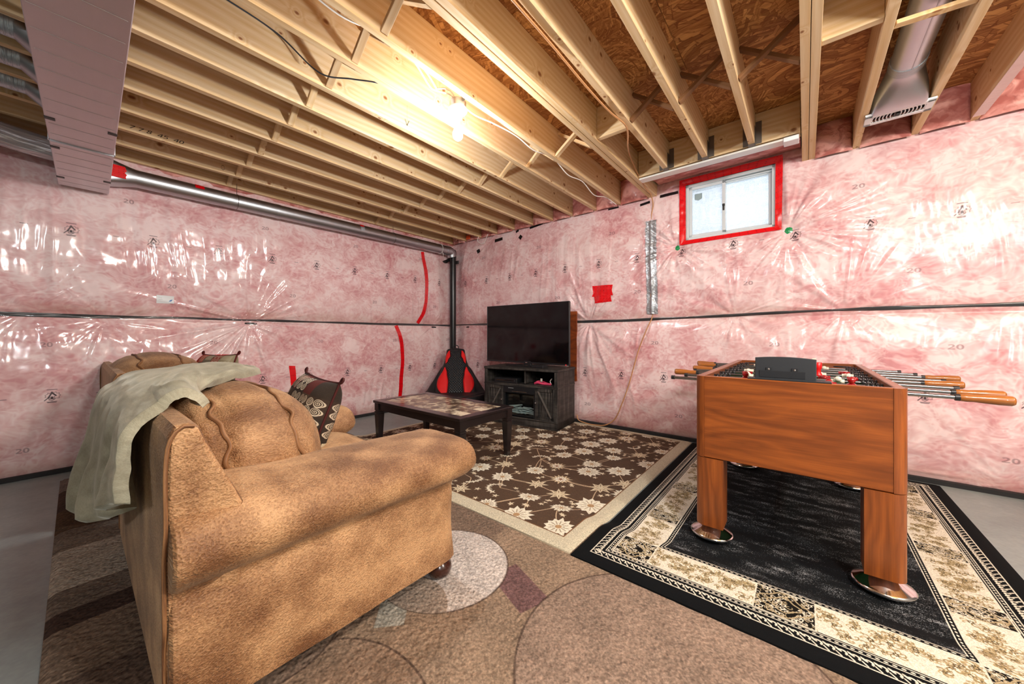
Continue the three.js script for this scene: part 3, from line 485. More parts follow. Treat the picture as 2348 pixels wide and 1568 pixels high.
// ---------- rugs ----------
{ // beige shag with circles; printed lengthwise stripes at the far left, one partly painted light
  const X0 = 0.30, X1 = 4.75, Z0 = 1.95, Z1 = 3.765, W = X1 - X0, D = Z1 - Z0;
  const t = canvasTex(2048, 848, (g, w, h) => {
    const k = w / W, px = (x) => (x - X0) * k, pz = (z) => (z - Z0) * h / D;
    g.fillStyle = '#8a7663'; g.fillRect(0, 0, w, h);
    const ST = [[0.30, 0.62, '#7d7067'], [0.62, 1.02, '#4c3a31'], [1.02, 1.36, '#54412f'], [1.36, 1.46, '#766a5e'], [1.46, 1.62, '#857a6d'], [1.62, 2.02, '#b4ab9c'], [2.02, 2.19, '#7b6e62'], [2.19, 2.31, '#493a33'], [2.31, 2.60, '#7c6b5c'], [2.60, 3.02, '#67574c']];  // the palest stripe also has a lit patch painted into its colour
    for (const [a, b, c] of ST) { g.fillStyle = c; g.fillRect(px(a), pz(2.98), px(b) - px(a), h); }
    const circ = (x, z, r, c, e) => { g.fillStyle = c; g.beginPath(); g.arc(px(x), pz(z), r * k, 0, 6.3); g.fill(); if (e !== 0) { g.lineWidth = 0.007 * k; g.strokeStyle = 'rgba(52,40,34,0.55)'; g.stroke(); } };
    g.fillStyle = '#7a6758'; g.fillRect(px(2.30), pz(2.1), px(3.05) - px(2.30), 500); 
    circ(3.30, 3.42, 0.36, '#86715f'); circ(2.86, 3.30, 0.22, '#7a685a');
    g.save(); g.translate(px(3.085), pz(2.985)); g.rotate(0.75); g.fillStyle = '#9c988c'; g.fillRect(-0.07 * k, -0.05 * k, 0.14 * k, 0.1 * k); g.restore();
    g.save(); g.translate(px(3.335), pz(2.60)); g.rotate(0.35); g.fillStyle = '#6d5250'; g.fillRect(-0.1 * k, -0.065 * k, 0.24 * k, 0.13 * k); g.restore();
    circ(3.03, 2.70, 0.27, '#b9b0a8');
    g.save(); g.beginPath(); g.arc(px(3.03), pz(2.70), 0.27 * k, 0, 6.3); g.clip(); g.fillStyle = '#968779'; g.beginPath(); g.arc(px(3.08), pz(2.99), 0.20 * k, 0, 6.3); g.fill(); g.restore();
    circ(3.92, 2.62, 0.45, '#8b7768'); circ(4.55, 3.3, 0.35, '#86725f');
    const im = g.getImageData(0, 0, w, h), d = im.data;
    for (let y = 0; y < h; y++) for (let x = 0; x < w; x++) { const i = (y * w + x) * 4, s = 0.66 + 0.62 * (noise(x * 0.42, y * 0.42) * 0.55 + noise(x * 0.95 + 5, y * 0.95) * 0.45) + 0.22 * (fbm(x * 0.02, y * 0.02, 3) - 0.5); d[i] = clamp(d[i] * s, 0, 255); d[i + 1] = clamp(d[i + 1] * s, 0, 255); d[i + 2] = clamp(d[i + 2] * s, 0, 255); }
    g.putImageData(im, 0, 0);
  });
  const pileB = dataTex(1024, 512, (x, y, o) => { o[0] = o[1] = o[2] = 255 * noise(x * 420, y * 172 * 1.0) * 0.6 + 100 * noise(x * 800, y * 330); }, false);
  const m = M({ map: t, roughness: 1, bumpMap: pileB, bumpScale: 0.008, sheen: 0.3, specularIntensity: 0.3 });
  const g = grid(220, 90, (u, v) => { const x = lerp(X0, X1, u), z = lerp(Z0, Z1, v), e = Math.min(u * W, (1 - u) * W, v * D, (1 - v) * D); return [x, 0.006 + 0.014 * Math.sqrt(sm(0, 0.03, e)) + 0.004 * fbm(x * 20, z * 20, 2), z, u, 1 - v]; });
  single('shag_rug', [flip(g), uvBox(new THREE.BoxGeometry(W - 0.004, 0.006, D - 0.004).translate((X0 + X1) / 2, 0.003, (Z0 + Z1) / 2))], m, 'brown shag rug with circles and stripes under the armchairs', 'rug');
}
function noisy(g, w, h, amt, sc) { const im = g.getImageData(0, 0, w, h), d = im.data; for (let y = 0; y < h; y++) for (let x = 0; x < w; x++) { const i = (y * w + x) * 4, s = 1 - amt / 2 + amt * noise(x * sc, y * sc); d[i] = clamp(d[i] * s, 0, 255); d[i + 1] = clamp(d[i + 1] * s, 0, 255); d[i + 2] = clamp(d[i + 2] * s, 0, 255); } g.putImageData(im, 0, 0); }
{ // brown floral rug with a pale border
  const X0 = 0.84, X1 = 3.405, Z0 = 0.08, Z1 = 2.30, W = X1 - X0, D = Z1 - Z0;
  const t = canvasTex(2048, 1772, (g, w, h) => {
    const k = w / W; g.fillStyle = '#bdb59d'; g.fillRect(0, 0, w, h); const b = 0.085 * k; g.fillStyle = '#6e4a2c'; g.fillRect(b - 5, b - 5, w - 2 * b + 10, h - 2 * b + 10); g.fillStyle = '#4a3523'; g.fillRect(b, b, w - 2 * b, h - 2 * b);
    g.save(); g.beginPath(); g.rect(b, b, w - 2 * b, h - 2 * b); g.clip();
    let s = 4242; const q = () => (s = (s * 16807) % 2147483647) / 2147483647;
    const nodes = []; const st = 0.235 * k; for (let j = -1; j < 13; j++) for (let i = -1; i < 13; i++) nodes.push([(i + (j % 2) * 0.5) * st + (q() - 0.5) * st * 0.35 + b, j * st * 0.86 + (q() - 0.5) * st * 0.3 + b, q()]);
    g.strokeStyle = '#b9a183'; g.lineWidth = 5;
    for (const [x, y] of nodes) for (const [x2, y2] of nodes) { const d = Math.hypot(x - x2, y - y2); if (d > 10 && d < st * 1.18 && q() < 0.30) { g.beginPath(); g.moveTo(x, y); const mx = (x + x2) / 2 + (q() - 0.5) * st * 0.5, my = (y + y2) / 2 + (q() - 0.5) * st * 0.5; g.quadraticCurveTo(mx, my, x2, y2); g.stroke(); } }
    const petal = (x, y, r, n, a0, inn, c1, c2) => { g.fillStyle = c1; g.beginPath(); for (let i = 0; i < n * 2; i++) { const a = a0 + i / (n * 2) * 6.283, rad = i % 2 ? r * inn : r * (0.85 + 0.3 * q()); g.lineTo(x + rad * Math.cos(a), y + rad * Math.sin(a)); } g.closePath(); g.fill(); if (c2) { g.strokeStyle = c2; g.lineWidth = 3.5; for (let i = 0; i < n; i++) { const a = a0 + i / n * 6.283; g.beginPath(); g.moveTo(x + r * 0.25 * Math.cos(a), y + r * 0.25 * Math.sin(a)); g.lineTo(x + r * 0.62 * Math.cos(a), y + r * 0.62 * Math.sin(a)); g.stroke(); } } };
    for (const [x, y, h0] of nodes) {
      const r = st * (0.25 + 0.18 * q()), a = q() * 6;
      if (h0 < 0.36) { petal(x, y, r, 11 + Math.floor(q() * 5), a, 0.72, '#d8d2be', '#8d7a5f'); g.fillStyle = '#a5845e'; g.beginPath(); g.arc(x, y, r * 0.2, 0, 7); g.fill(); }
      else if (h0 < 0.6) { petal(x, y, r, 14, a, 0.6, '#c4b190', '#5a4330'); petal(x, y, r * 0.6, 9, a, 0.7, '#dcd6c4', '#87694a'); g.fillStyle = '#7a4526'; g.beginPath(); g.arc(x, y, r * 0.14, 0, 7); g.fill(); }
      else if (h0 < 0.8) { petal(x, y, r * 0.95, 8, a, 0.5, '#cbbd9f', '#6d5236'); }
      else { g.strokeStyle = '#d4ccb6'; g.lineWidth = 12; g.beginPath(); g.arc(x, y, r * 0.9, a, a + 3); g.stroke(); for (let i = 0; i < 9; i++) { const aa = a + i * 0.33; petal(x + r * 0.9 * Math.cos(aa), y + r * 0.9 * Math.sin(aa), r * 0.3, 4, aa, 0.35, '#d4ccb6'); } }
      for (let i = 0; i < 3; i++) { const aa = q() * 6.3, rr2 = st * (0.42 + 0.16 * q()); petal(x + rr2 * Math.cos(aa), y + rr2 * Math.sin(aa), st * (0.06 + 0.05 * q()), 5, aa, 0.4, '#cdbfa3'); }
    }
    g.restore(); noisy(g, w, h, 0.34, 0.5);
  });
  const fl = dataTex(512, 512, (x, y, o) => { o[0] = o[1] = o[2] = 255 * noise(x * 250, y * 250); }, false, 2, 2);
  const g = grid(120, 100, (u, v) => { const x = lerp(X0, X1, u), z = lerp(Z0, Z1, v), e = Math.min(u * W, (1 - u) * W, v * D, (1 - v) * D), over = sm(1.88, 2.02, z); return [x, 0.004 + 0.010 * Math.sqrt(sm(0, 0.015, e)) + 0.022 * over, z, u, 1 - v]; });
  const sk = grid(60, 1, (u, v) => { const x = lerp(X0, X1, u); return [x, v ? 0.028 : 0.012, Z1 + (v ? 0 : 0.002), 0.001 + 0.01 * u, 0.002]; });
  single('area_rug', [flip(g), sk], M({ map: t, roughness: 0.95, bumpMap: fl, bumpScale: 0.002 }), 'brown floral area rug with a pale border under the coffee table', 'rug');
}
{ // black oriental rug under the game table
  const X0 = 3.412, X1 = 4.905, Z0 = 0.08, Z1 = 2.305, W = X1 - X0, D = Z1 - Z0;
  const t = canvasTex(1376, 2048, (g, w, h) => {
    const k = w / W; let s = 777; const q = () => (s = (s * 16807) % 2147483647) / 2147483647;
    const blk = '#0d0f11', cr = '#d8d1bf', tan = '#a39474';
    g.fillStyle = blk; g.fillRect(0, 0, w, h);
    const rect = (i, c) => { g.fillStyle = c; g.fillRect(i * k, i * k, w - 2 * i * k, h - 2 * i * k); };
    rect(0.062, cr); rect(0.067, blk); // thin line then guard border of scrolls
    const strip = (i, wd, fn) => { const n1 = Math.round((w - 2 * i * k) / (wd * k * 1.5)), n2 = Math.round((h - 2 * i * k) / (wd * k * 1.5)); for (let a = 0; a < n1; a++) { const x = i * k + (a + 0.5) * (w - 2 * i * k) / n1; fn(x, (i + wd / 2) * k, 0); fn(x, h - (i + wd / 2) * k, Math.PI); } for (let a = 0; a < n2; a++) { const y = i * k + (a + 0.5) * (h - 2 * i * k) / n2; fn((i + wd / 2) * k, y, -Math.PI / 2); fn(w - (i + wd / 2) * k, y, Math.PI / 2); } };
    strip(0.074, 0.019, (x, y, a) => { g.save(); g.translate(x, y); g.rotate(a); g.strokeStyle = cr; g.lineWidth = 0.0065 * k; g.beginPath(); g.arc(-0.004 * k, 0.004 * k, 0.009 * k, 0.6, 4.0); g.stroke(); g.fillStyle = cr; g.beginPath(); g.ellipse(0.006 * k, 0.01 * k, 0.011 * k, 0.004 * k, 0.7, 0, 7); g.fill(); g.lineWidth = 0.005 * k; g.beginPath(); g.moveTo(-0.002 * k, -0.016 * k); g.lineTo(0.012 * k, 0.0 * k); g.stroke(); g.restore(); });
    rect(0.112, cr); rect(0.116, blk);
    strip(0.116, 0.012, (x, y, a) => { g.save(); g.translate(x, y); g.rotate(a); g.fillStyle = cr; g.beginPath(); g.ellipse(0, 0, 0.0055 * k, 0.0035 * k, 0, 0, 7); g.fill(); g.restore(); });
    rect(0.129, cr); rect(0.133, blk); rect(0.137, cr);
    const bw = 0.15, in0 = 0.137, in1 = in0 + bw; // main band
    const leafy = (x, y, r, dark) => { for (let i = 0; i < 6; i++) { const a = i / 6 * 6.283 + q(); g.strokeStyle = dark ? cr : i % 2 ? '#8d7c58' : '#a5936c'; g.lineWidth = 0.0035 * k; g.beginPath(); g.arc(x + r * 0.5 * Math.cos(a), y + r * 0.5 * Math.sin(a), r * (0.25 + 0.2 * q()), a, a + 3.6); g.stroke(); g.fillStyle = dark ? '#c7b48a' : tan; g.beginPath(); g.ellipse(x + r * 0.75 * Math.cos(a), y + r * 0.75 * Math.sin(a), r * 0.16, r * 0.07, a, 0, 7); g.fill(); } g.fillStyle = dark ? blk : '#2a241d'; for (let i = 0; i < 8; i++) { const a = i / 8 * 6.283; g.beginPath(); g.ellipse(x + r * 0.22 * Math.cos(a), y + r * 0.22 * Math.sin(a), r * 0.10, r * 0.045, a, 0, 7); g.fill(); } };
    const medal = (cx, cy, a, b) => { g.fillStyle = '#14120f'; g.fillRect(cx - a / 2, cy - b / 2, a, b); for (let i = 0; i < 170; i++) { const x = cx + (q() - 0.5) * a * 0.97, y = cy + (q() - 0.5) * b * 0.97; g.strokeStyle = q() < 0.6 ? cr : tan; g.lineWidth = 0.0032 * k; g.beginPath(); g.arc(x, y, 0.007 * k, q() * 6, q() * 6 + 3); g.stroke(); } g.strokeStyle = tan; g.lineWidth = 0.006 * k; for (const f of [1, 0.62]) { g.beginPath(); for (let t2 = 0; t2 <= 6.3; t2 += 0.05) { const rad = (0.40 + 0.06 * Math.cos(4 * t2)) * f; g.lineTo(cx + a * rad * Math.cos(t2), cy + b * rad * Math.sin(t2)); } g.closePath(); g.stroke(); } g.strokeStyle = cr; g.lineWidth = 0.005 * k; g.strokeRect(cx - a / 2, cy - b / 2, a, b); };
    const band = (x0, y0, x1, y1) => { const hor = x1 - x0 > y1 - y0, L = hor ? x1 - x0 : y1 - y0, T = hor ? y1 - y0 : x1 - x0, n = hor ? 3 : 5; for (let i = 0; i < L / (T * 0.5) * 9; i++) { const u = q() * L, v = (0.15 + 0.7 * q()) * T; leafy(hor ? x0 + u : x0 + v, hor ? y0 + v : y0 + u, T * (0.08 + 0.13 * q()), false); } };
    const I0 = in0 * k, I1 = in1 * k;
    band(I0, I0, w - I0, I1); band(I0, h - I1, w - I0, h - I0); band(I0, I0, I1, h - I0); band(w - I1, I0, w - I0, h - I0);
    const T = I1 - I0; for (const [x, y] of [[0, 0], [1, 0], [0, 1], [1, 1]]) medal(x ? w - I0 - T / 2 : I0 + T / 2, y ? h - I0 - T / 2 : I0 + T / 2, T, T);
    for (const f of [0.5]) { medal(w * f, I0 + T / 2, T * 1.15, T); medal(w * f, h - I0 - T / 2, T * 1.15, T); }
    for (const f of [0.29, 0.5, 0.71]) { medal(I0 + T / 2, h * f, T, T * 0.72); medal(w - I0 - T / 2, h * f, T, T * 0.72); }
    rect(in1, cr); rect(in1 + 0.004, blk);
    strip(in1 + 0.006, 0.012, (x, y, a) => { g.save(); g.translate(x, y); g.rotate(a); g.fillStyle = cr; g.beginPath(); g.ellipse(0, 0, 0.0058 * k, 0.0034 * k, 0, 0, 7); g.fill(); g.restore(); });
    rect(in1 + 0.02, cr); rect(in1 + 0.024, '#0e1012');
    const c0 = (in1 + 0.024) * k; const im = g.getImageData(0, 0, w, h), d = im.data;
    for (let y = 0; y < h; y++) for (let x = 0; x < w; x++) { const i = (y * w + x) * 4; if (x > c0 && x < w - c0 && y > c0 && y < h - c0) { const dens = fbm(x * 0.012, y * 0.03, 4), v = noise(x * 0.5, y * 0.62) * 0.6 + noise(x * 1.1 + 9, y * 1.1) * 0.4; const a = clamp((v - 0.99 + dens * 0.7) * 4.2) * 0.7; d[i] += a * 215; d[i + 1] += a * 217; d[i + 2] += a * 218; } else { const s = 0.8 + 0.35 * noise(x * 0.6, y * 0.6); d[i] = clamp(d[i] * s, 0, 255); d[i + 1] = clamp(d[i + 1] * s, 0, 255); d[i + 2] = clamp(d[i + 2] * s, 0, 255); } }
    g.putImageData(im, 0, 0);
  });
  const g = grid(80, 120, (u, v) => { const x = lerp(X0, X1, u), z = lerp(Z0, Z1, v), e = Math.min(u * W, (1 - u) * W, v * D, (1 - v) * D), over = sm(1.88, 2.02, z); return [x, 0.004 + 0.007 * Math.sqrt(sm(0, 0.012, e)) + 0.024 * over * (1 - sm(4.74, 4.85, x)), z, u, 1 - v]; });
  const sk = grid(60, 1, (u, v) => { const x = lerp(X0, X1, u); return [x, v ? 0.028 : 0.012, Z1 + (v ? 0 : 0.002), 0.5, 0.002]; });
  single('oriental_rug', [flip(g), sk], M({ map: t, roughness: 0.95, specularIntensity: 0.25 }), 'black oriental rug with a cream patterned border under the football table', 'rug');
}
// ---------- football table ----------
const cherryT = dataTex(1024, 512, (x, y, o) => { const X = x * 2, Y = y; const w = fbm(X * 1.2, Y * 5, 4); const r = Math.abs(((Y * 14 + w * 5) % 1) - 0.5) * 2, f = noise(X * 9, Y * 300), b = fbm(X * 1.6, Y * 22 + 5, 4); mixc([92, 42, 11], [170, 92, 34], clamp(r * 0.3 + b * 0.62 + f * 0.22 - 0.04), o); });
const cherryM = M({ map: cherryT, roughness: 0.38, clearcoat: 0.35, clearcoatRoughness: 0.25 });
const cherryVM = cherryM;
{
  const x0 = 3.80, x1 = 4.512, z0 = 0.33, z1 = 1.775, yb = 0.412, yt = 0.802, cx = (x0 + x1) / 2, cz = (z0 + z1) / 2, FY = 0.03;
  const t = thing('football_table', 'cherry wood table football game with black scorer standing on the oriental rug', 'game table', [cx, 0, cz]);
  const W = x1 - x0, L = z1 - z0, H = yt - yb, th = 0.032, ym = (yb + yt) / 2;
  const U = (g, v, i) => { const a = g.attributes.uv; for (let k = 0; k < a.count; k++) { const p = a.getX(k), q = a.getY(k); v ? a.setXY(k, q / 1.4 + i * 0.31, p / 0.7 + i * 0.17) : a.setXY(k, p / 1.4 + i * 0.31, q / 0.7 + i * 0.17); } return g; };
  mesh('end_panel', U(box(W - 0.076, H, th, 0, ym, L / 2 - th / 2 - 0.002, 0.004), 0, 1), cherryM, t); mesh('end_panel', U(box(W - 0.076, H, th, 0, ym, -L / 2 + th / 2 + 0.002, 0.004), 0, 2), cherryM, t);
  for (const s of [-1, 1]) mesh('side_panel', U(box(th, H, L - 0.076, s * (W / 2 - th / 2 - 0.002), ym, 0, 0.004), 0, 4 + s), cherryM, t);
  const post = (h, w) => { const sh = new THREE.Shape(); sh.moveTo(0, 0); sh.lineTo(w, 0); sh.lineTo(w, w - 0.04); sh.absarc(w - 0.04, w - 0.04, 0.04, 0, Math.PI / 2); sh.lineTo(0, w); sh.lineTo(0, 0); const g = new THREE.ExtrudeGeometry(sh, { depth: h, bevelEnabled: false, curveSegments: 8 }); g.rotateX(-Math.PI / 2); return g; };
  for (const [sx, sz] of [[1, 1], [-1, 1], [1, -1], [-1, -1]]) {
    const c = post(H, 0.04); c.scale(sx, 1, -sz); if (sx * -sz < 0) flipN(c); c.translate(sx * (W / 2 - 0.04), yb, sz * (L / 2 - 0.04)); mesh('corner_post', U(uvBox(c), 1, sx + 3 * sz), cherryM, t);
    const lg = post(yb - 0.055 - FY, 0.118); lg.scale(sx, 1, -sz); if (sx * -sz < 0) flipN(lg); lg.translate(sx * (W / 2 - 0.119), FY + 0.052, sz * (L / 2 - (sz < 0 ? 0.235 : 0.119))); const lm = mesh('leg', U(uvBox(lg), 1, sx + 2 * sz), cherryM, t);
    mesh('foot', lathe([[0.001, 0], [0.088, 0], [0.092, 0.005], [0.092, 0.012], [0.086, 0.016], [0.062, 0.030], [0.036, 0.044], [0.03, 0.054], [0.001, 0.056]], 40).translate(sx * (W / 2 - 0.062), FY - 0.004, sz * (L / 2 - (sz < 0 ? 0.178 : 0.062))), chromeM, lm);
  }
  mesh('playing_field', box(W - 0.07, 0.012, L - 0.07, 0, 0.615, 0, 0), M({ color: [38, 108, 62], roughness: 0.5 }), t);
  for (const s of [-1, 1]) mesh('corner_shelf', [box(W - 0.07, 0.012, 0.10, 0, 0.776, s * (L / 2 - 0.085), 0.002)].map((g) => U(g, 0, 2)), cherryM, t);
  for (const [sx, sz] of [[1, -1], [-1, -1]]) mesh('cup_holder', [lathe([[0.001, 0.0], [0.036, 0.001], [0.042, 0.004], [0.046, 0.004], [0.046, -0.004], [0.04, -0.002]], 28).translate(sx * (W / 2 - 0.1), 0.784, sz * (L / 2 - 0.083))], matteBlackM, t);
  const men = [2, 3, 2, 3, 5, 3, 3, 3].map((n, i) => [3, 2, 3, 5, 5, 3, 2, 3][i]), redSide = [1, 1, 0, 1, 0, 1, 0, 0];   // rods from the near end
  const red = M({ color: [150, 14, 20], roughness: 0.25, clearcoat: 0.5 }), white = M({ color: [232, 226, 208], roughness: 0.3, clearcoat: 0.5 }), brightRed = M({ color: [214, 16, 20], roughness: 0.3 });
  const manG = merge([lathe([[0.001, 0.055], [0.009, 0.053], [0.013, 0.045], [0.013, 0.038], [0.009, 0.031], [0.007, 0.028]], 14), new RoundedBoxGeometry(0.032, 0.045, 0.022, 2, 0.008).translate(0, 0.005, 0), new RoundedBoxGeometry(0.026, 0.034, 0.018, 2, 0.006).translate(0, -0.034, 0), new RoundedBoxGeometry(0.023, 0.03, 0.03, 2, 0.006).translate(0, -0.062, 0.003), new THREE.CylinderGeometry(0.011, 0.011, 0.05, 12).rotateZ(Math.PI / 2)]);
  const bump = new THREE.TorusGeometry(0.013, 0.006, 8, 16).rotateY(Math.PI / 2);
  const hs = [[-0.0, 0.011], [0.008, 0.013], [0.02, 0.014], [0.035, 0.013], [0.06, 0.0155], [0.09, 0.0175], [0.118, 0.0175], [0.124, 0.014], [0.125, 0.001]].map(([a, b]) => [b, a]);
  const handleG = lathe(hs, 8).rotateZ(-Math.PI / 2), handleM = M({ color: [156, 92, 34], roughness: 0.35, clearcoat: 0.4 });
  const RY = 0.772, shift = [0.05, 0.075, 0.0, 0.05, 0.03, 0.11, -0.01, -0.05], turn = [0.2, -1.35, 1.2, 1.5, 1.45, 1.5, 3.05, 1.4];
  for (let i = 0; i < 8; i++) {
    const z = 0.60 - i * 0.1685, s = redSide[i] ? 1 : -1, sh = shift[i], A = -0.56 + sh + (s > 0 ? 0.02 : -0.0), B = 0.56 + sh;
    const r = mesh('rod', [rod([A, RY, z], [B, RY, z], 0.0078, 14)], steelM, t);
    const hg = mesh('handle', [handleG.clone().applyMatrix4(s > 0 ? new THREE.Matrix4() : new THREE.Matrix4().makeRotationY(Math.PI)).translate(s > 0 ? B - 0.115 : A + 0.115, RY, z)], handleM, r);
    mesh('end_cap', [new THREE.CylinderGeometry(0.0105, 0.0105, 0.016, 14).rotateZ(Math.PI / 2).translate(s > 0 ? A : B, RY, z)], blackPlasticM, r); mesh('ferrule', new THREE.CylinderGeometry(0.0125, 0.0125, 0.012, 14).rotateZ(Math.PI / 2).translate(s > 0 ? B - 0.118 : A + 0.118, RY, z), blackPlasticM, r);
    const n = men[i]; for (let k = 0; k < n; k++) { const x = (k - (n - 1) / 2) * (n === 5 ? 0.115 : n === 3 ? 0.185 : 0.22) + sh * 0.5; if (Math.abs(x) > 0.30) continue; const g = manG.clone(); g.rotateX(turn[i] + (hsh(i, k) - 0.5) * 0.2 * 0); mesh('player', g.translate(x, RY, z), redSide[i] ? red : white, r); }
    mesh('bumper', [...[-1, 1].flatMap((q) => [0, 1, 2].map((m) => bump.clone().translate(q * (W / 2 - 0.05 - m * 0.016), RY, z))), ...[-1, 1].map((q) => new THREE.CylinderGeometry(0.017, 0.017, 0.012, 18).rotateZ(Math.PI / 2).translate(q * (W / 2 - 0.004), RY, z)), ...[-1, 1].map((q) => new THREE.CylinderGeometry(0.017, 0.017, 0.01, 18).rotateZ(Math.PI / 2).translate(q * (W / 2 - 0.036), RY, z))], blackPlasticM, r);
  }
  // electronic scorer standing on the near rim, seen from its back
  const sx = 4.148 - cx, sc = mesh('scorer', [(() => { const s = new THREE.Shape(); s.moveTo(-0.106, 0); s.lineTo(0.106, 0); s.lineTo(0.106, 0.098); s.quadraticCurveTo(0, 0.112, -0.106, 0.1); s.lineTo(-0.106, 0); const g = new THREE.ExtrudeGeometry(s, { depth: 0.026, bevelEnabled: true, bevelSize: 0.003, bevelThickness: 0.003, bevelOffset: -0.003, bevelSegments: 2 }); g.rotateX(-0.10); g.translate(sx, 0.797, L / 2 - 0.05); return uvBox(g); })(), box(0.285, 0.006, 0.06, sx + 0.01, 0.805, L / 2 - 0.035, 0.002)], M({ color: [34, 38, 43], roughness: 0.5 }), t);
  mesh('battery_cover', [box(0.16, 0.03, 0.003, sx - 0.01, 0.828, L / 2 - 0.0225, 0.001), box(0.022, 0.016, 0.003, sx - 0.055, 0.849, L / 2 - 0.0235, 0.001), box(0.022, 0.016, 0.003, sx + 0.035, 0.849, L / 2 - 0.0235, 0.001)].map((g) => g), M({ color: [28, 31, 36], roughness: 0.5 }), sc);
  mesh('screw', [[-0.055, 0.849], [0.035, 0.849]].map(([a, b]) => new THREE.SphereGeometry(0.004, 10, 8).scale(1, 1, 0.4).translate(sx + a, b, L / 2 - 0.0215)), chromeM, sc);
  mesh('marker_cone', [lathe([[0.001, 0], [0.022, 0], [0.02, 0.012], [0.012, 0.03], [0.012, 0.05], [0.016, 0.052], [0.016, 0.085], [0.001, 0.086]], 20).translate(0.118, 0.762, 0.02)], brightRed, t);
}
function flipN(g) { if (g.index) { flip(g); return g; } const p = g.attributes.position, n = g.attributes.normal; for (let i = 0; i < p.count; i += 3) for (const a of Object.values(g.attributes)) for (let c = 0; c < a.itemSize; c++) { const A = a.array, i1 = (i + 1) * a.itemSize + c, i2 = (i + 2) * a.itemSize + c, q = A[i1]; A[i1] = A[i2]; A[i2] = q; } return g; }
// ---------- coffee table ----------
const espressoM = M({ color: [30, 23, 24], roughness: 0.3, clearcoat: 0.5, clearcoatRoughness: 0.15 });
const stoneT = dataTex(512, 512, (x, y, o) => { const w = fbm(x * 6, y * 6, 4) * 2, n = fbm(x * 9 + w, y * 9 + w, 5); mixc([112, 96, 86], [226, 218, 202], clamp(0.5 + (n - 0.5) * 3.2), o); });
{
  const x0 = 1.215, x1 = 2.362, z0 = 1.41, z1 = 2.005, y = 0.415, cx = (x0 + x1) / 2, cz = (z0 + z1) / 2, W = x1 - x0, D = z1 - z0, FY = 0.016;
  const t = thing('coffee_table', 'black wooden coffee table with a glossy stone tile top on the floral rug', 'coffee table', [cx, 0, cz]);
  const b = 0.072; mesh('top_frame', [box(W, 0.022, b, 0, y - 0.011, D / 2 - b / 2, 0.004), box(W, 0.022, b, 0, y - 0.011, -D / 2 + b / 2, 0.004), box(b, 0.022, D - 2 * b, W / 2 - b / 2, y - 0.011, 0, 0.004), box(b, 0.022, D - 2 * b, -W / 2 + b / 2, y - 0.011, 0, 0.004)], espressoM, t);
  mesh('tile_bed', box(W - 2 * b, 0.012, D - 2 * b, 0, y - 0.016, 0, 0), M({ color: [70, 62, 56], roughness: 0.8 }), t);
  const iw = W - 2 * b, id = D - 2 * b, nx = 9, nz = 4; const tm = [[235, 225, 205], [190, 170, 150], [255, 248, 230], [205, 195, 180]].map((c) => M({ map: stoneT, color: c, roughness: 0.16, specularIntensity: 0.8 }));
  for (let j = 0; j < nz; j++) for (let i = 0; i < nx; i++) { const g = box(iw / nx - 0.002, 0.008, id / nz - 0.002, -iw / 2 + (i + 0.5) * iw / nx, y - 0.006, -id / 2 + (j + 0.5) * id / nz, 0.0012); uvScale(g, 2, 2, i * 0.37 + j * 0.71, j * 0.53 + i * 0.19); mesh('tile', g, tm[Math.floor(hsh(i * 7, j * 13) * 4)], t); }
  for (const [a, c] of [[1, D / 2 - 0.03], [1, -D / 2 + 0.03]]) mesh('apron', box(W - 0.06, 0.062, 0.02, 0, y - 0.053, c, 0.002), espressoM, t);
  for (const s of [-1, 1]) mesh('apron', box(0.02, 0.062, D - 0.06, s * (W / 2 - 0.03), y - 0.053, 0, 0.002), espressoM, t);
  for (const [sx, sz] of [[1, 1], [-1, 1], [1, -1], [-1, -1]]) {
    const sq = (w, yy) => [w, yy]; const pr = [sq(0.03, y - 0.022), sq(0.03, y - 0.088), sq(0.026, y - 0.09), sq(0.026, y - 0.096), sq(0.031, y - 0.098), sq(0.031, y - 0.108), sq(0.026, y - 0.11), sq(0.026, y - 0.115), sq(0.03, y - 0.118), sq(0.03, y - 0.122), sq(0.018, FY)];
    const P = []; const ring = ([w, yy]) => [[-w, yy, -w], [w, yy, -w], [w, yy, w], [-w, yy, w]]; const tri = (a, b2, c) => P.push(...a, ...b2, ...c);
    for (let k = 0; k + 1 < pr.length; k++) { const A = ring(pr[k]), B = ring(pr[k + 1]); for (let m = 0; m < 4; m++) { const n = (m + 1) % 4; tri(A[m], A[n], B[n]); tri(A[m], B[n], B[m]); } }
    const Bo = ring(pr[pr.length - 1]); tri(Bo[0], Bo[1], Bo[2]); tri(Bo[0], Bo[2], Bo[3]);
    const g = new THREE.BufferGeometry(); g.setAttribute('position', new THREE.Float32BufferAttribute(P, 3)); g.computeVertexNormals(); uvBox(g); g.translate(sx * (W / 2 - 0.04), 0, sz * (D / 2 - 0.04)); mesh('leg', g, espressoM, t);
  }
}
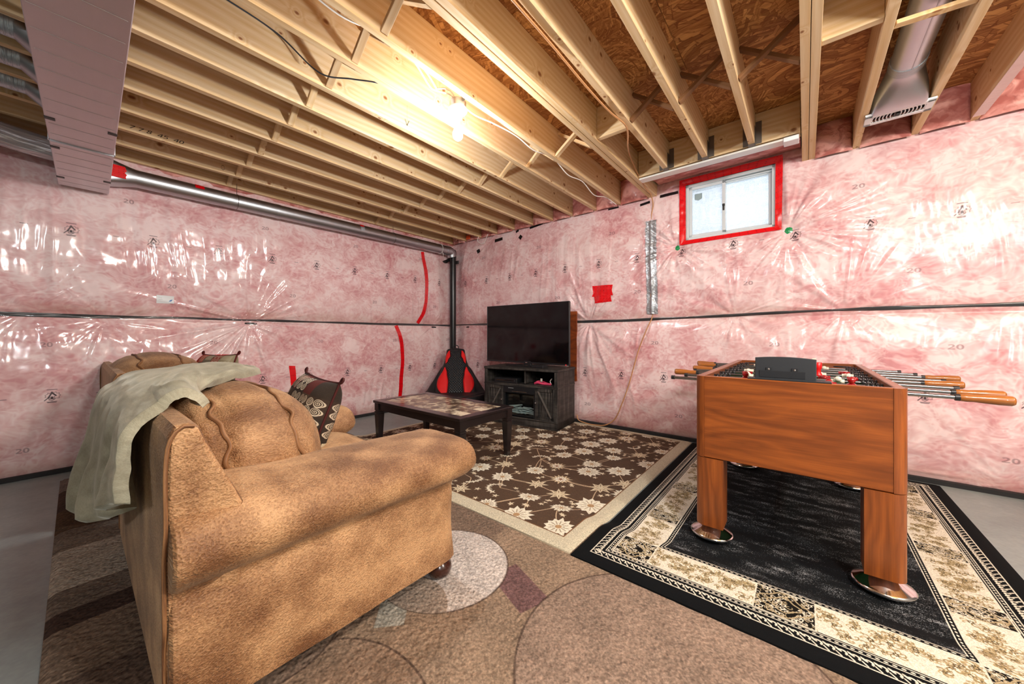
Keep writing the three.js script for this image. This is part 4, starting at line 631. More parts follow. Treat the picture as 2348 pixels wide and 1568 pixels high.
// ---------- television stand and television ----------
const darkWoodT = dataTex(512, 512, (x, y, o) => { const n = fbm(x * 70, y * 3, 4), m = fbm(x * 5, y * 40, 3), s = noise(x * 240, y * 8); mixc([24, 22, 21], [98, 92, 86], clamp(0.28 + (n - 0.5) * 1.5 + (m - 0.5) * 0.5 + (s - 0.5) * 0.2), o); }, true, 1 / 0.6, 1 / 0.6);
const darkWoodM = M({ map: darkWoodT, roughness: 0.6 });
const darkWoodHM = M({ map: (() => { const c = darkWoodT.clone(); c.rotation = Math.PI / 2; c.needsUpdate = true; return c; })(), roughness: 0.55 });
const STX = 1.775, STZ = 0.41, STA = 0.128;
{
  const t = thing('tv_stand', 'dark rustic wood television stand with an electric fireplace and barn doors', 'tv stand', [STX, 0.014, STZ], STA);
  const W = 0.92, D = 0.46, H = 0.628, f = D / 2;
  mesh('top', box(W + 0.012, 0.028, D + 0.012, 0, H - 0.014, 0, 0.003), darkWoodHM, t);
  for (const s of [-1, 1]) { const p = mesh('side_panel', box(0.034, H - 0.03, D, s * (W / 2 - 0.017), (H - 0.03) / 2, 0, 0.002), darkWoodM, t); mesh('batten', [box(0.006, 0.02, D, s * (W / 2 + 0.002), H - 0.19, 0, 0.002)], darkWoodHM, p); }
  mesh('rear_panel', box(W - 0.06, H - 0.05, 0.012, 0, H / 2, -f + 0.008, 0), matteBlackM, t);
  mesh('shelf', box(W - 0.03, 0.024, D - 0.01, 0, H - 0.19, 0.006, 0.002), darkWoodHM, t);
  mesh('divider', box(0.018, 0.14, D - 0.06, 0.06, H - 0.10, 0, 0.002), darkWoodM, t);
  mesh('plinth', [box(W, 0.075, D, 0, 0.0375, 0, 0.002), box(W - 0.01, 0.02, 0.012, 0, 0.085, f + 0.002, 0.003)], darkWoodHM, t);
  const dw = 0.225, dh = H - 0.30, dy = 0.095 + dh / 2 - 0.0;
  for (const s of [-1, 1]) {
    const cx = s * (W / 2 - 0.034 - dw / 2), d = mesh('door', [box(dw - 0.004, dh, 0.014, cx, dy, f - 0.012, 0.002)], darkWoodM, t);
    mesh('door_frame', [box(dw - 0.004, 0.034, 0.012, cx, dy + dh / 2 - 0.017, f, 0.002), box(dw - 0.004, 0.034, 0.012, cx, dy - dh / 2 + 0.017, f, 0.002), box(0.034, dh, 0.012, cx + dw / 2 - 0.02, dy, f, 0.002), box(0.034, dh, 0.012, cx - dw / 2 + 0.02, dy, f, 0.002)], darkWoodM, d);
    mesh('diagonal_batten', bar([cx - s * (dw / 2 - 0.035), dy + dh / 2 - 0.03, f - 0.001].map((v, k) => (k === 0 ? cx + (s > 0 ? -1 : 1) * (dw / 2 - 0.035) : v)), [cx + (s > 0 ? 1 : -1) * (dw / 2 - 0.035), dy - dh / 2 + 0.03, f + 0.001], 0.014, 0.026, [0, 0, 1]), M({ color: [86, 80, 75], roughness: 0.6 }), d);  // lighter than the door wood: an edge highlight painted as colour
    mesh('knob', [new THREE.SphereGeometry(0.008, 12, 10).translate(s * (W / 2 - 0.034 - dw) + s * 0.014, dy + 0.01, f + 0.018), rod([s * (W / 2 - 0.034 - dw) + s * 0.014, dy + 0.01, f], [s * (W / 2 - 0.034 - dw) + s * 0.014, dy + 0.01, f + 0.014], 0.004)], chromeM, d);
  }
  // electric fireplace between the doors
  const fw = W - 0.068 - 2 * dw - 0.01, fb = mesh('fireplace', [box(fw, 0.02, 0.16, 0, 0.11, f - 0.09, 0.002), box(fw, dh, 0.01, 0, dy, f - 0.17, 0), box(fw, 0.075, 0.03, 0, dy + dh / 2 - 0.035, f - 0.012, 0.003), box(0.016, dh, 0.16, -fw / 2 + 0.008, dy, f - 0.085, 0.002), box(0.016, dh, 0.16, fw / 2 - 0.008, dy, f - 0.085, 0.002)], blackPlasticM, t);
  mesh('trim_bar', box(0.19, 0.006, 0.006, 0.01, dy + dh / 2 - 0.055, f + 0.006, 0.002), chromeM, fb);
  mesh('label_plate', box(0.07, 0.008, 0.003, -0.1, dy + dh / 2 - 0.02, f + 0.004, 0.001), M({ color: [120, 124, 126], roughness: 0.4 }), fb);
  const logs = []; for (let i = 0; i < 18; i++) { const a = (hsh(i, 3) - 0.5) * 2.0, cx = (hsh(i, 9) - 0.5) * (fw - 0.12), l = 0.06 + 0.06 * hsh(i, 4); logs.push(rod([cx - l * Math.cos(a), 0.128 + 0.0036 * i, f - 0.10 + 0.05 * hsh(i, 6)], [cx + l * Math.cos(a), 0.128 + 0.0036 * i + l * Math.sin(a) * 0.5, f - 0.07 - 0.04 * hsh(i, 8)], 0.0085, 7, 0.006)); }
  const ashM = M({ color: [178, 186, 184], roughness: 0.9, bumpMap: galvT, bumpScale: 0.02 }); mesh('logs', [...logs, grid(24, 6, (u, v) => [(u - 0.5) * (fw - 0.04), 0.122 + 0.02 * fbm(u * 14, v * 5, 3), f - 0.15 + v * 0.13])].map((g) => g), ashM, fb);
  mesh('glass', box(fw - 0.03, dh - 0.10, 0.004, 0, dy - 0.035, f - 0.008, 0), M({ color: [240, 245, 245], transmission: 1, thickness: 0, roughness: 0.04 }), fb);
}
{
  const t = thing('media_player', 'flat black media player with a silver edge in the left bay of the tv stand', 'media player', [STX - 0.19 * Math.cos(STA) + 0.09 * Math.sin(STA), 0.014 + 0.628 - 0.178, STZ + 0.19 * Math.sin(STA) + 0.085 * Math.cos(STA)], STA);
  mesh('body', box(0.30, 0.055, 0.24, 0, 0.0275, 0, 0.004), blackPlasticM, t); mesh('front_strip', box(0.24, 0.008, 0.006, -0.0, 0.03, 0.122, 0.002), chromeM, t);
}
{
  const c = Math.cos(STA), s = Math.sin(STA), lx = 0.24, lz = 0.10, t = thing('plastic_toy', 'pink plastic toy with a pale handle in the right bay of the tv stand', 'toy', [STX + lx * c + lz * s, 0.014 + 0.628 - 0.178, STZ - lx * s + lz * c], STA);
  const pk = M({ color: [226, 70, 108], roughness: 0.4 }); mesh('body', [tube([[-0.1, 0.008, 0.02], [-0.06, 0.018, 0.03], [0.0, 0.012, 0.03], [0.10, 0.010, 0.02]], 0.012, 10), tube([[-0.1, 0.01, 0.02], [-0.07, 0.03, 0.0], [-0.02, 0.028, -0.01], [0.04, 0.014, 0.0], [0.1, 0.01, 0.02]], 0.008, 8)], pk, t);
  mesh('pale_loop', tube([[0.10, 0.01, 0.02], [0.085, 0.04, 0.02], [0.105, 0.07, 0.02]], 0.005, 8), M({ color: [236, 226, 214], roughness: 0.4 }), t); mesh('pale_tab', box(0.022, 0.035, 0.01, -0.03, 0.045, 0.0, 0.003), M({ color: [236, 226, 214], roughness: 0.4 }), t);
}
{
  const TX = 1.685, TZ = 0.375, y0 = 0.672, y1 = 1.362, W = 1.195, t = thing('television', 'large flat black television standing on the dark rustic stand', 'television', [TX, 0, TZ], 0.0);
  const h = y1 - y0, ym = (y0 + y1) / 2;
  mesh('housing', [box(W, h, 0.022, 0, ym, -0.012, 0.004), box(W * 0.7, h * 0.6, 0.05, 0, ym - 0.1, -0.045, 0.02)], blackPlasticM, t);
  mesh('bezel', [box(W, 0.010, 0.008, 0, y1 - 0.005, 0.002, 0.002), box(W, 0.018, 0.008, 0, y0 + 0.009, 0.002, 0.002), box(0.009, h, 0.008, W / 2 - 0.0045, ym, 0.002, 0.002), box(0.009, h, 0.008, -W / 2 + 0.0045, ym, 0.002, 0.002)], blackPlasticM, t);
  mesh('screen', box(W - 0.016, h - 0.026, 0.004, 0, ym + 0.004, 0.0005, 0), M({ color: [8, 8, 11], roughness: 0.07, specularIntensity: 0.7 }), t);
  mesh('stand_base', [box(0.44, 0.012, 0.20, 0.04, 0.649, 0.03, 0.004), box(0.10, 0.05, 0.03, 0.04, 0.675, -0.01, 0.004)], blackPlasticM, t);
  mesh('badge', box(0.03, 0.006, 0.002, 0.03, y0 + 0.009, 0.007, 0.0008), chromeM, t);
  mesh('standby_light', new THREE.SphereGeometry(0.004, 8, 6).translate(W / 2 - 0.04, y0 + 0.008, 0.006), new THREE.MeshStandardMaterial({ color: 0x440000, emissive: 0xff2020, emissiveIntensity: 2.5 }), t);
}
single('media_box', [box(0.15, 0.035, 0.10, 1.985, 0.014 + 0.628 + 0.0175, 0.50, 0.004), box(0.12, 0.003, 0.002, 1.985, 0.652, 0.5515, 0)], blackPlasticM, 'small black set-top box lying in front of the television', 'media box');
single('board_offcut', [uvScale(box(0.10, 0.80, 0.02, 2.148, 0.872, 0.062, 0.002), 1)].map((g) => g.rotateZ(0)), M({ map: cherryT, color: [255, 225, 190], roughness: 0.8 }), 'narrow brown board standing upright against the wall behind the television', 'board');
// ---------- bean bag gaming chair ----------
{
  const t = thing('bean_bag_chair', 'black and red bean bag gaming chair in the corner by the black pipe', 'bean bag chair', [0.74, 0.0, 0.60], Math.atan2(0.74, 0.67));
  const fab = M({ color: [22, 22, 25], roughness: 0.55, bumpMap: galvT, bumpScale: 0.004 }), redF = M({ color: [226, 12, 16], roughness: 0.6 });
  const q = dataTex(256, 256, (x, y, o) => { const a = Math.abs((((x + y) * 8) % 1) - 0.5) * 2, b = Math.abs((((x - y + 4) * 8) % 1) - 0.5) * 2; const v = 255 * Math.pow(Math.min(1 - a, 1 - b) < 0 ? 0 : Math.min(1 - Math.pow(a, 6), 1 - Math.pow(b, 6)), 0.5); o[0] = o[1] = o[2] = v; }, false, 1, 1);
  const quilt = M({ color: [34, 38, 42], roughness: 0.45, bumpMap: q, bumpScale: 0.012 });
  const BP = [[0.0, 0.0], [0.005, 0.29], [0.06, 0.36], [0.15, 0.39], [0.25, 0.385], [0.33, 0.35], [0.41, 0.30], [0.49, 0.255], [0.56, 0.205], [0.61, 0.14], [0.63, 0.0]];
  const bp = new THREE.CatmullRomCurve3(BP.map(([y, r]) => new THREE.Vector3(r, y, 0)), false, 'centripetal');
  mesh('bag', grid(72, 48, (u, v) => { const a = u * 6.2832, q = bp.getPoint(v), w = 1 + 0.06 * (fbm(Math.cos(a) * 2.4 + 4, Math.sin(a) * 2.4 + v * 5, 3) - 0.5), c = Math.cos(a), s = Math.sin(a), back = -0.20 * sm(0.25, 0.62, q.y), dip = s > 0 ? 0.62 * sm(0.26, 0.45, q.y) * s : 0; const f = sm(-0.35, 0.25, s), yy = q.y > 0.25 ? 0.25 + (q.y - 0.25) * (1 - 0.93 * f) : q.y; return [q.x * c * w, yy, q.x * s * w + back * (1 - 0.5 * f), u * 2, v]; }, true), fab, t);
  mesh('rim_welt', tube(Array.from({ length: 24 }, (_, i) => { const a = i / 24 * 6.2832; return [0.384 * Math.cos(a), 0.26 + 0.015 * Math.sin(a * 2), 0.384 * Math.sin(a) - 0.005]; }), 0.006, 6, 120, true), matteBlackM, t);
  const outline = (y) => { const P = [[0.10, 0.25], [0.30, 0.265], [0.42, 0.235], [0.54, 0.185], [0.64, 0.15], [0.72, 0.132], [0.79, 0.122], [0.815, 0.10], [0.825, 0.06]]; for (let k = 0; k + 1 < P.length; k++) if (y <= P[k + 1][0]) return lerp(P[k][1], P[k + 1][1], clamp((y - P[k][0]) / (P[k + 1][0] - P[k][0]))); return 0.06; };
  const zc = (y) => 0.03 - 0.36 * (y - 0.12) / 0.7, dep = (y) => lerp(0.11, 0.045, clamp((y - 0.1) / 0.7));
  mesh('backrest', grid(56, 44, (u, v) => { const y = lerp(0.08, 0.822, v), a = u * 6.2832, w = outline(y), e = Math.pow(Math.sin(Math.PI * clamp(0.5 + (v - 0.5) * 0.995)), 0.12), n = 0.45; return [w * Math.sign(Math.cos(a)) * Math.pow(Math.abs(Math.cos(a)), n) * (v > 0.999 ? 0 : 1), y, zc(y) + dep(y) * e * Math.sign(Math.sin(a)) * Math.pow(Math.abs(Math.sin(a)), 0.6), u * 2, v * 2]; }, true), fab, t);
  const surfZ = (x, y) => { const w = outline(y), k = clamp(Math.abs(x) / w), c = Math.pow(k, 1 / 0.45); return zc(y) + dep(y) * Math.pow(Math.sqrt(Math.max(0, 1 - c * c)), 0.6); };
  const panel = (L, R, y0, y1, lift) => grid(20, 40, (u, v) => { const y = lerp(y0, y1, v), a = L(y), b = R(y), x = lerp(a, b, u), e = Math.sqrt(Math.max(0, Math.min(1, Math.min(u, 1 - u) * 9, Math.min(v, 1 - v) * 14))); return [x, y, surfZ(x, y) + 0.002 + lift * e, x * 4, y * 4]; });
  const cw = (y) => { const P = [[0.24, 0.105], [0.40, 0.095], [0.50, 0.11], [0.60, 0.135], [0.66, 0.10], [0.72, 0.07], [0.80, 0.075]]; for (let k = 0; k + 1 < P.length; k++) if (y <= P[k + 1][0]) { const f = (y - P[k][0]) / (P[k + 1][0] - P[k][0]); return lerp(P[k][1], P[k + 1][1], sm(0, 1, f)); } return 0.075; };
  mesh('quilted_panel', panel((y) => -cw(y), (y) => cw(y), 0.24, 0.80, 0.022), quilt, t);
  for (const s of [-1, 1]) {
    const lo = (y) => s * (cw(y) + 0.002), hi = (y) => s * lerp(cw(y) + 0.01, outline(y) * 0.985, Math.sqrt(Math.sin(Math.PI * clamp((y - 0.24) / 0.34)))), hi2 = (y) => s * lerp(cw(y) + 0.004, outline(y) * 0.985, Math.sqrt(Math.sin(Math.PI * clamp((y - 0.62) / 0.17))));
    mesh('side_bolster', s > 0 ? panel(lo, hi, 0.24, 0.575, 0.02) : panel(hi, lo, 0.24, 0.575, 0.02), redF, t); mesh('head_bolster', s > 0 ? panel(lo, hi2, 0.62, 0.79, 0.016) : panel(hi2, lo, 0.62, 0.79, 0.016), redF, t);
  }
  mesh('handle', tube([[-0.035, 0.815, -0.36], [-0.03, 0.845, -0.36], [0, 0.858, -0.36], [0.03, 0.845, -0.36], [0.035, 0.815, -0.36]], 0.006, 8), matteBlackM, t);
}
// ---------- ducts and pipes ----------
{
  const z0 = 3.535, z1 = 3.775, yb = 2.075, yt = JB - 0.005, zc = (z0 + z1) / 2, t = thing('supply_duct', 'big rectangular sheet metal duct crossing under the joists at the upper left', 'duct', [0, 0, 0]);
  const cuts = [0.10, 1.005, 2.62, 3.8, 5.0, 6.3];
  const skew = (g) => { const p = g.attributes.position; for (let i = 0; i < p.count; i++) p.setZ(i, p.getZ(i) + p.getX(i) * 0.016); return g; };
  for (let k = 0; k + 1 < cuts.length; k++) { const a = cuts[k], b = cuts[k + 1], m = mesh('duct_section', uvBox(skew(box(b - a - 0.004, yt - yb, z1 - z0, (a + b) / 2, (yb + yt) / 2, zc, 0.004))), ductM, t);
    for (let x = a + 0.11; x < Math.min(b - 0.05, 3.3); x += 0.145) mesh('bead', skew(new THREE.CylinderGeometry(0.0022, 0.0022, z1 - z0 - 0.02, 6).rotateX(Math.PI / 2).translate(x, yb + 0.0004, zc)), ductM, m);
    mesh('drive_cleat', [skew(box(0.026, yt - yb, 0.006, b - 0.002, (yb + yt) / 2, z0 - 0.002, 0.001)), skew(box(0.026, yt - yb, 0.006, b - 0.002, (yb + yt) / 2, z1 + 0.002, 0.001)), skew(box(0.016, 0.008, z1 - z0, b - 0.002, yb - 0.003, zc, 0.002))], galvM, m); }
  mesh('clip', [[0.42, z0], [0.9, z1], [1.35, z0], [1.32, z1], [0.3, z1]].map(([x, z]) => skew(box(0.03, 0.004, 0.035, x, yb - 0.001, z + (z > zc ? -0.016 : 0.016), 0.001))), darkMetalM, t);
}
{ // round run along the left wall
  const t = thing('round_pipe', 'long round galvanised duct running along the top of the left pink wall', 'pipe', [0.135, 0, 0]), y = (z) => 2.232 + 0.012 * (3.4 - z) / 3.2, R = 0.067;
  const js = [3.40, 2.42, 1.56, 0.76, 0.24];
  for (let k = 0; k + 1 < js.length; k++) mesh('pipe_section', rod([0, y(js[k]), js[k] - 0.001], [0, y(js[k + 1]), js[k + 1]], R - 0.001 * (k % 2), 40), galvM, t);
  for (const z of js.slice(1, -1)) mesh('joint_band', rod([0, y(z), z + 0.02], [0, y(z), z - 0.02], R + 0.0015, 40), galvM, t);
  mesh('boot', [grid(40, 14, (u, v) => { const a = u * 6.2832, n = lerp(0.45, 1, sm(0, 1, v)), c = Math.cos(a), s = Math.sin(a), w = lerp(0.085, R, v), h = lerp(0.10, R, v); return [w * Math.sign(c) * Math.pow(Math.abs(c), n), y(3.4) + h * Math.sign(s) * Math.pow(Math.abs(s), n), lerp(3.555, 3.395, v)]; }, true)], galvM, t);
  mesh('elbow', [tube([[0, y(0.25), 0.25], [0, y(0.2), 0.185], [-0.005, y(0.2) - 0.02, 0.145], [-0.01, y(0.2) - 0.075, 0.125]], R, 24, 24), rod([0, y(0.25), 0.262], [0, y(0.25), 0.235], R + 0.002, 32)], galvM, t);
  const hang = []; for (const z of [2.75, 1.12]) { hang.push(new THREE.TorusGeometry(R + 0.002, 0.0022, 6, 40).translate(0, y(z), z), rod([0.0, y(z) + R, z], [0.0, JB + 0.02, z], 0.0022, 6)); } mesh('hanger_strap', hang, steelM, t);
  mesh('hanger_strap', [new THREE.TorusGeometry(R + 0.002, 0.003, 6, 40).translate(0, y(0.36), 0.36), tube([[0.05, y(0.36) - R * 0.7, 0.36], [0.06, 2.16, 0.35], [0.055, 2.12, 0.345]], 0.003, 6)], whiteCableM, t, 'white strap');
  const tp = (z, a0, a1, w, n) => { const g = grid(14, 6, (u, v) => { const a = lerp(a0, a1, u), rag = 0.12 * (hsh(Math.floor(u * 9), n) - 0.5); return [(R + 0.003) * Math.cos(a), y(z) + (R + 0.003) * Math.sin(a), z + (v - 0.5 + rag) * w]; }); return flip(g); };
  mesh('red_tape', tp(3.02, 0.35, 1.05, 0.06, 2), redTapeM, t); mesh('red_tape', tp(1.56, 0.55, 1.25, 0.05, 5), redTapeM, t); mesh('foil_patch', [tp(1.56, -0.2, 0.5, 0.05, 8)], foilM, t);
  mesh('red_tape', flip(grid(6, 6, (u, v) => [0.088 - 0.006 * v, y(3.4) - 0.045 + 0.09 * u, 3.53 - 0.075 * v + 0.012 * (hsh(Math.floor(u * 6), 4) - 0.5)])), redTapeM, t);
}
{ // black stack in the corner
  const t = thing('drain_pipe', 'glossy black vertical pipe standing in the corner of the two pink walls', 'pipe', [0.125, 0, 0.105]);
  mesh('pipe', rod([0, 0, 0], [0, 2.245, 0], 0.047, 32), pipeBlackM, t); mesh('cap', [lathe([[0.05, 2.16], [0.052, 2.2], [0.05, 2.25], [0.04, 2.275], [0.001, 2.285]], 28)], pipeBlackM, t);
  mesh('tape_wrap', [grid(20, 10, (u, v) => { const a = 2.6 + u * 2.6; return [0.05 * Math.cos(a) - 0.05 * v, 2.16 - 0.06 * v * (1 + 0.4 * noise(u * 7, v * 3)), 0.05 * Math.sin(a) + 0.12 * v]; })], blackTapeM, t);
  mesh('collar', [rod([0.0, 2.06, 0], [0, 2.10, 0], 0.05, 24), box(0.06, 0.045, 0.02, 0.07, 2.085, -0.02, 0.004)], blackTapeM, t);
}
// branch pipes between the joists left of the big duct
[[1.40, 'round branch pipe nearest the top left corner, foil taped to the big duct'], [1.10, 'middle round branch pipe with foil tape left of the big duct'], [0.80, 'lowest round branch pipe with foil tape left of the big duct']].forEach(([x, label], i) => {
  const t = thing('branch_pipe', label, 'pipe', [x, 0, 0]), y = JB + 0.045; mesh('pipe', rod([0, y, 3.86], [0, y, 5.6], 0.058, 28), galvM, t);
  mesh('foil_tape', rod([0, y, 3.87], [0, y, 3.98], 0.061, 28), foilM, t); mesh('boot', grid(28, 8, (u, v) => { const a = u * 6.2832; return [lerp(0.059, 0.07, v) * Math.cos(a), y - 0.05 * v + lerp(0.059, 0.06, v) * Math.sin(a), 3.88 - 0.06 * v]; }, true), galvM, t);
});
{ // insulated flexible run at the far left, with a red taped joint
  const t = thing('flexible_duct', 'silver poly wrapped duct with red tape below the joists at the left edge', 'duct', [0, 0, 0]);
  const wr = M({ color: [196, 190, 192], roughness: 0.25, metalness: 0.5, clearcoat: 0.8, clearcoatRoughness: 0.1, bumpMap: foilT, bumpScale: 0.01 });
  mesh('sleeve', tube([[0.22, 2.27, 3.77], [0.24, 2.28, 3.95], [0.28, 2.30, 4.15], [0.30, 2.31, 4.4], [0.30, 2.31, 5.0]], 0.075, 24, 40), wr, t);
  const rings = []; for (let i = 0; i < 7; i++) rings.push(new THREE.TorusGeometry(0.078 + 0.003 * (i % 3), 0.004, 6, 30).rotateX((hsh(i, 2) - 0.5) * 0.35).rotateY((hsh(i, 5) - 0.5) * 0.3).translate(0.27, 2.295, 4.06 + i * 0.012)); mesh('wrap_ring', rings, foilM, t);
  mesh('red_tape', rod([0.288, 2.302, 4.16], [0.30, 2.31, 4.42], 0.0785, 24), redTapeM, t);
}
{ // top right: boot with round duct and register
  const R = 0.072, t = thing('round_duct', 'shiny round duct between joists at the top right, ending in a metal boot', 'duct', [4.655, 0, 0]), y = JB + 0.125;
  mesh('pipe', rod([0, y, 0.80], [0, y, 4.4], R, 40), galvM, t); mesh('seam', rod([0.01, y - R, 0.8], [0.01, y - R, 4.4], 0.0028, 6), galvM, t);
  mesh('collar', rod([0, y, 0.76], [0, y, 0.83], R + 0.004, 36), foilM, t);
  mesh('boot', [grid(48, 16, (u, v) => { const a = u * 6.2832, f = sm(0, 1, v), n = lerp(1, 0.25, f), c = Math.cos(a), s = Math.sin(a); return [lerp(R, 0.118, f) * Math.sign(c) * Math.pow(Math.abs(c), n), lerp(y, JB + 0.03, f) + lerp(R, 0.055, f) * Math.sign(s) * Math.pow(Math.abs(s), n), lerp(0.78, 0.545, v)]; }, true), box(0.236, 0.03, 0.13, 0, JB + 0.021, 0.49, 0.002)], galvM, t);
}
{
  const g = thing('air_register', 'white louvred air register fixed under two joists at the top right', 'register', [4.66, JB - 0.014, 0.475], 0); g.rotation.set(0.0, -0.0, 0.0);
  const W = 0.295, D = 0.135, m = whitePlasticM; mesh('frame', [box(W, 0.01, 0.032, 0, 0, D / 2 - 0.016, 0.003), box(W, 0.01, 0.032, 0, 0, -D / 2 + 0.016, 0.003), box(0.034, 0.01, D, W / 2 - 0.017, 0, 0, 0.003), box(0.034, 0.01, D, -W / 2 + 0.017, 0, 0, 0.003), box(W + 0.004, 0.012, 0.006, 0, 0.004, D / 2 + 0.002, 0.002)], m, g);
  for (let i = 0; i < 14; i++) { const x = -W / 2 + 0.042 + i * (W - 0.084) / 13, s = i < 7 ? 1 : -1; if (i === 6) continue; mesh('louvre', tube([[x, 0.0, -0.04], [x - s * 0.006, -0.001, -0.015], [x - s * 0.006, -0.001, 0.015], [x, 0.0, 0.04]], 0.0032, 6, 10), m, g); }
  mesh('damper_tab', [box(0.018, 0.02, 0.018, 0, -0.006, 0.005, 0.003), box(0.03, 0.004, 0.06, 0, 0.002, 0, 0.001)], darkMetalM, g); mesh('throat', box(W - 0.06, 0.004, D - 0.06, 0, 0.012, 0, 0), M({ color: [16, 16, 17], roughness: 0.9 }), g);
}
// ---------- bulb, added fill bulbs, boxes and cables ----------
SEEN_AND_FILL_BULBS.forEach((b, i) => {
  const [x, y, z] = b.p, t = thing('room_or_fill_bulb', ['bare glowing bulb in a white holder between the lit joists', 'added fill bulb hanging from the joists beyond the right edge', 'added fill bulb hanging from the joists above the near end of the football table', 'added fill bulb hanging from the joists in the room corner behind'][i], 'light bulb', [x, 0, z]);
  mesh('outlet_box', [new THREE.CylinderGeometry(0.05, 0.05, 0.045, 8).translate(0, JB - 0.002, 0)], galvM, t); mesh('holder', lathe([[0.056, JB - 0.025], [0.058, JB - 0.034], [0.05, JB - 0.046], [0.03, JB - 0.056], [0.024, JB - 0.086], [0.02, JB - 0.088], [0.001, JB - 0.088]], 30), whitePlasticM, t);
  mesh('bulb', lathe([[0.001, y - 0.034], [0.014, y - 0.031], [0.026, y - 0.02], [0.031, y - 0.004], [0.03, y + 0.012], [0.022, y + 0.034], [0.016, y + 0.05], [0.014, y + 0.07], [0.014, JB - 0.08]], 24), bulbM, t);
  if (i === 0) mesh('bracket', [box(0.12, 0.03, 0.004, 0.03, JB + 0.02, 0, 0.001)], galvM, t); else mesh('bracket', [box(0.42, 0.03, 0.012, 0.0, JB + 0.014, 0, 0.001)], galvM, t);
});
const cab = (name, pts, r, m, label) => single(name, tube(pts, r, 8, pts.length * 10), m, label, 'cable');
cab('white_cable', [[2.63, 2.50, 5.2], [2.63, 2.45, 3.6], [2.64, 2.43, 3.2], [2.62, 2.42, 2.95], [2.645, 2.46, 2.7], [2.62, 2.44, 2.5], [2.55, 2.44, 2.36], [2.52, 2.47, 2.33], [2.56, 2.475, 2.28], [2.585, 2.43, 2.25], [2.59, 2.395, 2.245]], 0.0045, whiteCableM, 'white cable arching down into the box of the bare bulb');
cab('white_cable', [[2.655, 2.46, 5.2], [2.655, 2.40, 3.4], [2.66, 2.41, 2.9], [2.65, 2.43, 2.62], [2.56, 2.42, 2.42], [2.53, 2.44, 2.36], [2.575, 2.44, 2.27], [2.605, 2.395, 2.245]], 0.0045, whiteCableM, 'second white cable looping beside the box of the bare bulb');
cab('white_cable', [[2.63, 2.372, 2.22], [2.66, 2.34, 2.16], [2.666, 2.36, 2.0], [2.662, 2.385, 1.75], [2.66, 2.37, 1.55], [2.665, 2.41, 1.3], [2.66, 2.36, 1.05], [2.662, 2.385, 0.8], [2.655, 2.34, 0.55], [2.662, 2.39, 0.3], [2.69, 2.365, 0.12]], 0.0042, whiteCableM, 'white cable weaving from the bulb along the joist toward the far wall');
cab('black_cable', [[2.142, 2.56, 3.3], [2.145, 2.53, 3.05], [2.2, 2.408, 2.86], [2.3, 2.40, 2.74], [2.38, 2.405, 2.62], [2.391, 2.43, 2.4], [2.3915, 2.405, 2.2], [2.391, 2.395, 1.9], [2.392, 2.42, 1.5]], 0.0038, M({ color: [52, 58, 66], roughness: 0.5 }), 'thin dark cable slung between joists left of the bulb');
single('grey_cable', tube([[2.65, 2.52, 4.6], [2.655, 2.5, 3.3], [2.655, 2.51, 2.95], [2.65, 2.495, 2.72]], 0.009, 8, 40), M({ color: [70, 84, 110], roughness: 0.5 }), 'thick slate blue cable above the white cables at the top edge', 'cable');
single('tan_cord', tube([[3.29, 2.372, 2.75], [3.288, 2.376, 2.3], [3.291, 2.36, 1.9], [3.285, 2.378, 1.6], [3.31, 2.368, 1.42], [3.20, 2.40, 1.1], [3.12, 2.45, 0.85], [3.075, 2.40, 0.5], [3.06, 2.376, 0.3], [3.045, 2.37, 0.1], [3.045, 2.30, 0.05], ...[2.2, 2.05, 1.9, 1.75, 1.6, 1.45, 1.3, 1.2].map((y) => [3.026 + 0.008 * Math.sin(y * 7), y, offR(3.03, y) - 0.001]), [2.99, 1.05, 0.08], [2.915, 0.85, 0.085], [2.86, 0.65, 0.09], [2.81, 0.48, 0.085], [2.74, 0.28, 0.09], [2.66, 0.11, 0.085], [2.56, 0.035, 0.10], [2.43, 0.02, 0.11], [2.32, 0.022, 0.10], [2.235, 0.045, 0.10], [2.21, 0.09, 0.08]], 0.0055, 8, 300), M({ color: [196, 142, 94], roughness: 0.5 }), 'tan extension cord running down the wall from the joists to the tv stand', 'cord');
// ---------- tapes and patches on the sheeting ----------
const onR = (x, y, lift) => [x, y, offR(x, y) + lift], onL = (z, y, lift) => [offL(z, y) + lift, y, z];
const patchR = (P, lift = 0.003, n = 10) => grid(n, n, (u, v) => { const x = lerp(lerp(P[0][0], P[1][0], u), lerp(P[3][0], P[2][0], u), v), y = lerp(lerp(P[0][1], P[1][1], u), lerp(P[3][1], P[2][1], u), v); return [...onR(x, y, lift), u, v]; });
const patchL = (P, lift = 0.003, n = 10) => flip(grid(n, n, (u, v) => { const z = lerp(lerp(P[0][0], P[1][0], u), lerp(P[3][0], P[2][0], u), v), y = lerp(lerp(P[0][1], P[1][1], u), lerp(P[3][1], P[2][1], u), v); return [...onL(z, y, lift), u, v]; }));
function rect(x0, x1, y0, y1) { return [[x0, y0], [x1, y0], [x1, y1], [x0, y1]]; }
function ribbonL(pts, w, lift = 0.004) { const c = new THREE.CatmullRomCurve3(pts.map(([z, y]) => new THREE.Vector3(z, y, 0))); return flip(grid(4, 60, (u, v) => { const p = c.getPoint(v), t = c.getTangent(v), z = p.x + (u - 0.5) * w * t.y, y = p.y - (u - 0.5) * w * t.x; return [...onL(z, y, lift), u * 0.5, v * 4]; })); }
single('red_tape_strip', ribbonL([[0.66, 1.165], [0.575, 1.33], [0.535, 1.6], [0.54, 1.85], [0.575, 2.02], [0.605, 2.17]].map((p) => p), 0.055), redTapeM, 'curved red tape strip on the upper left wall near the corner', 'tape');
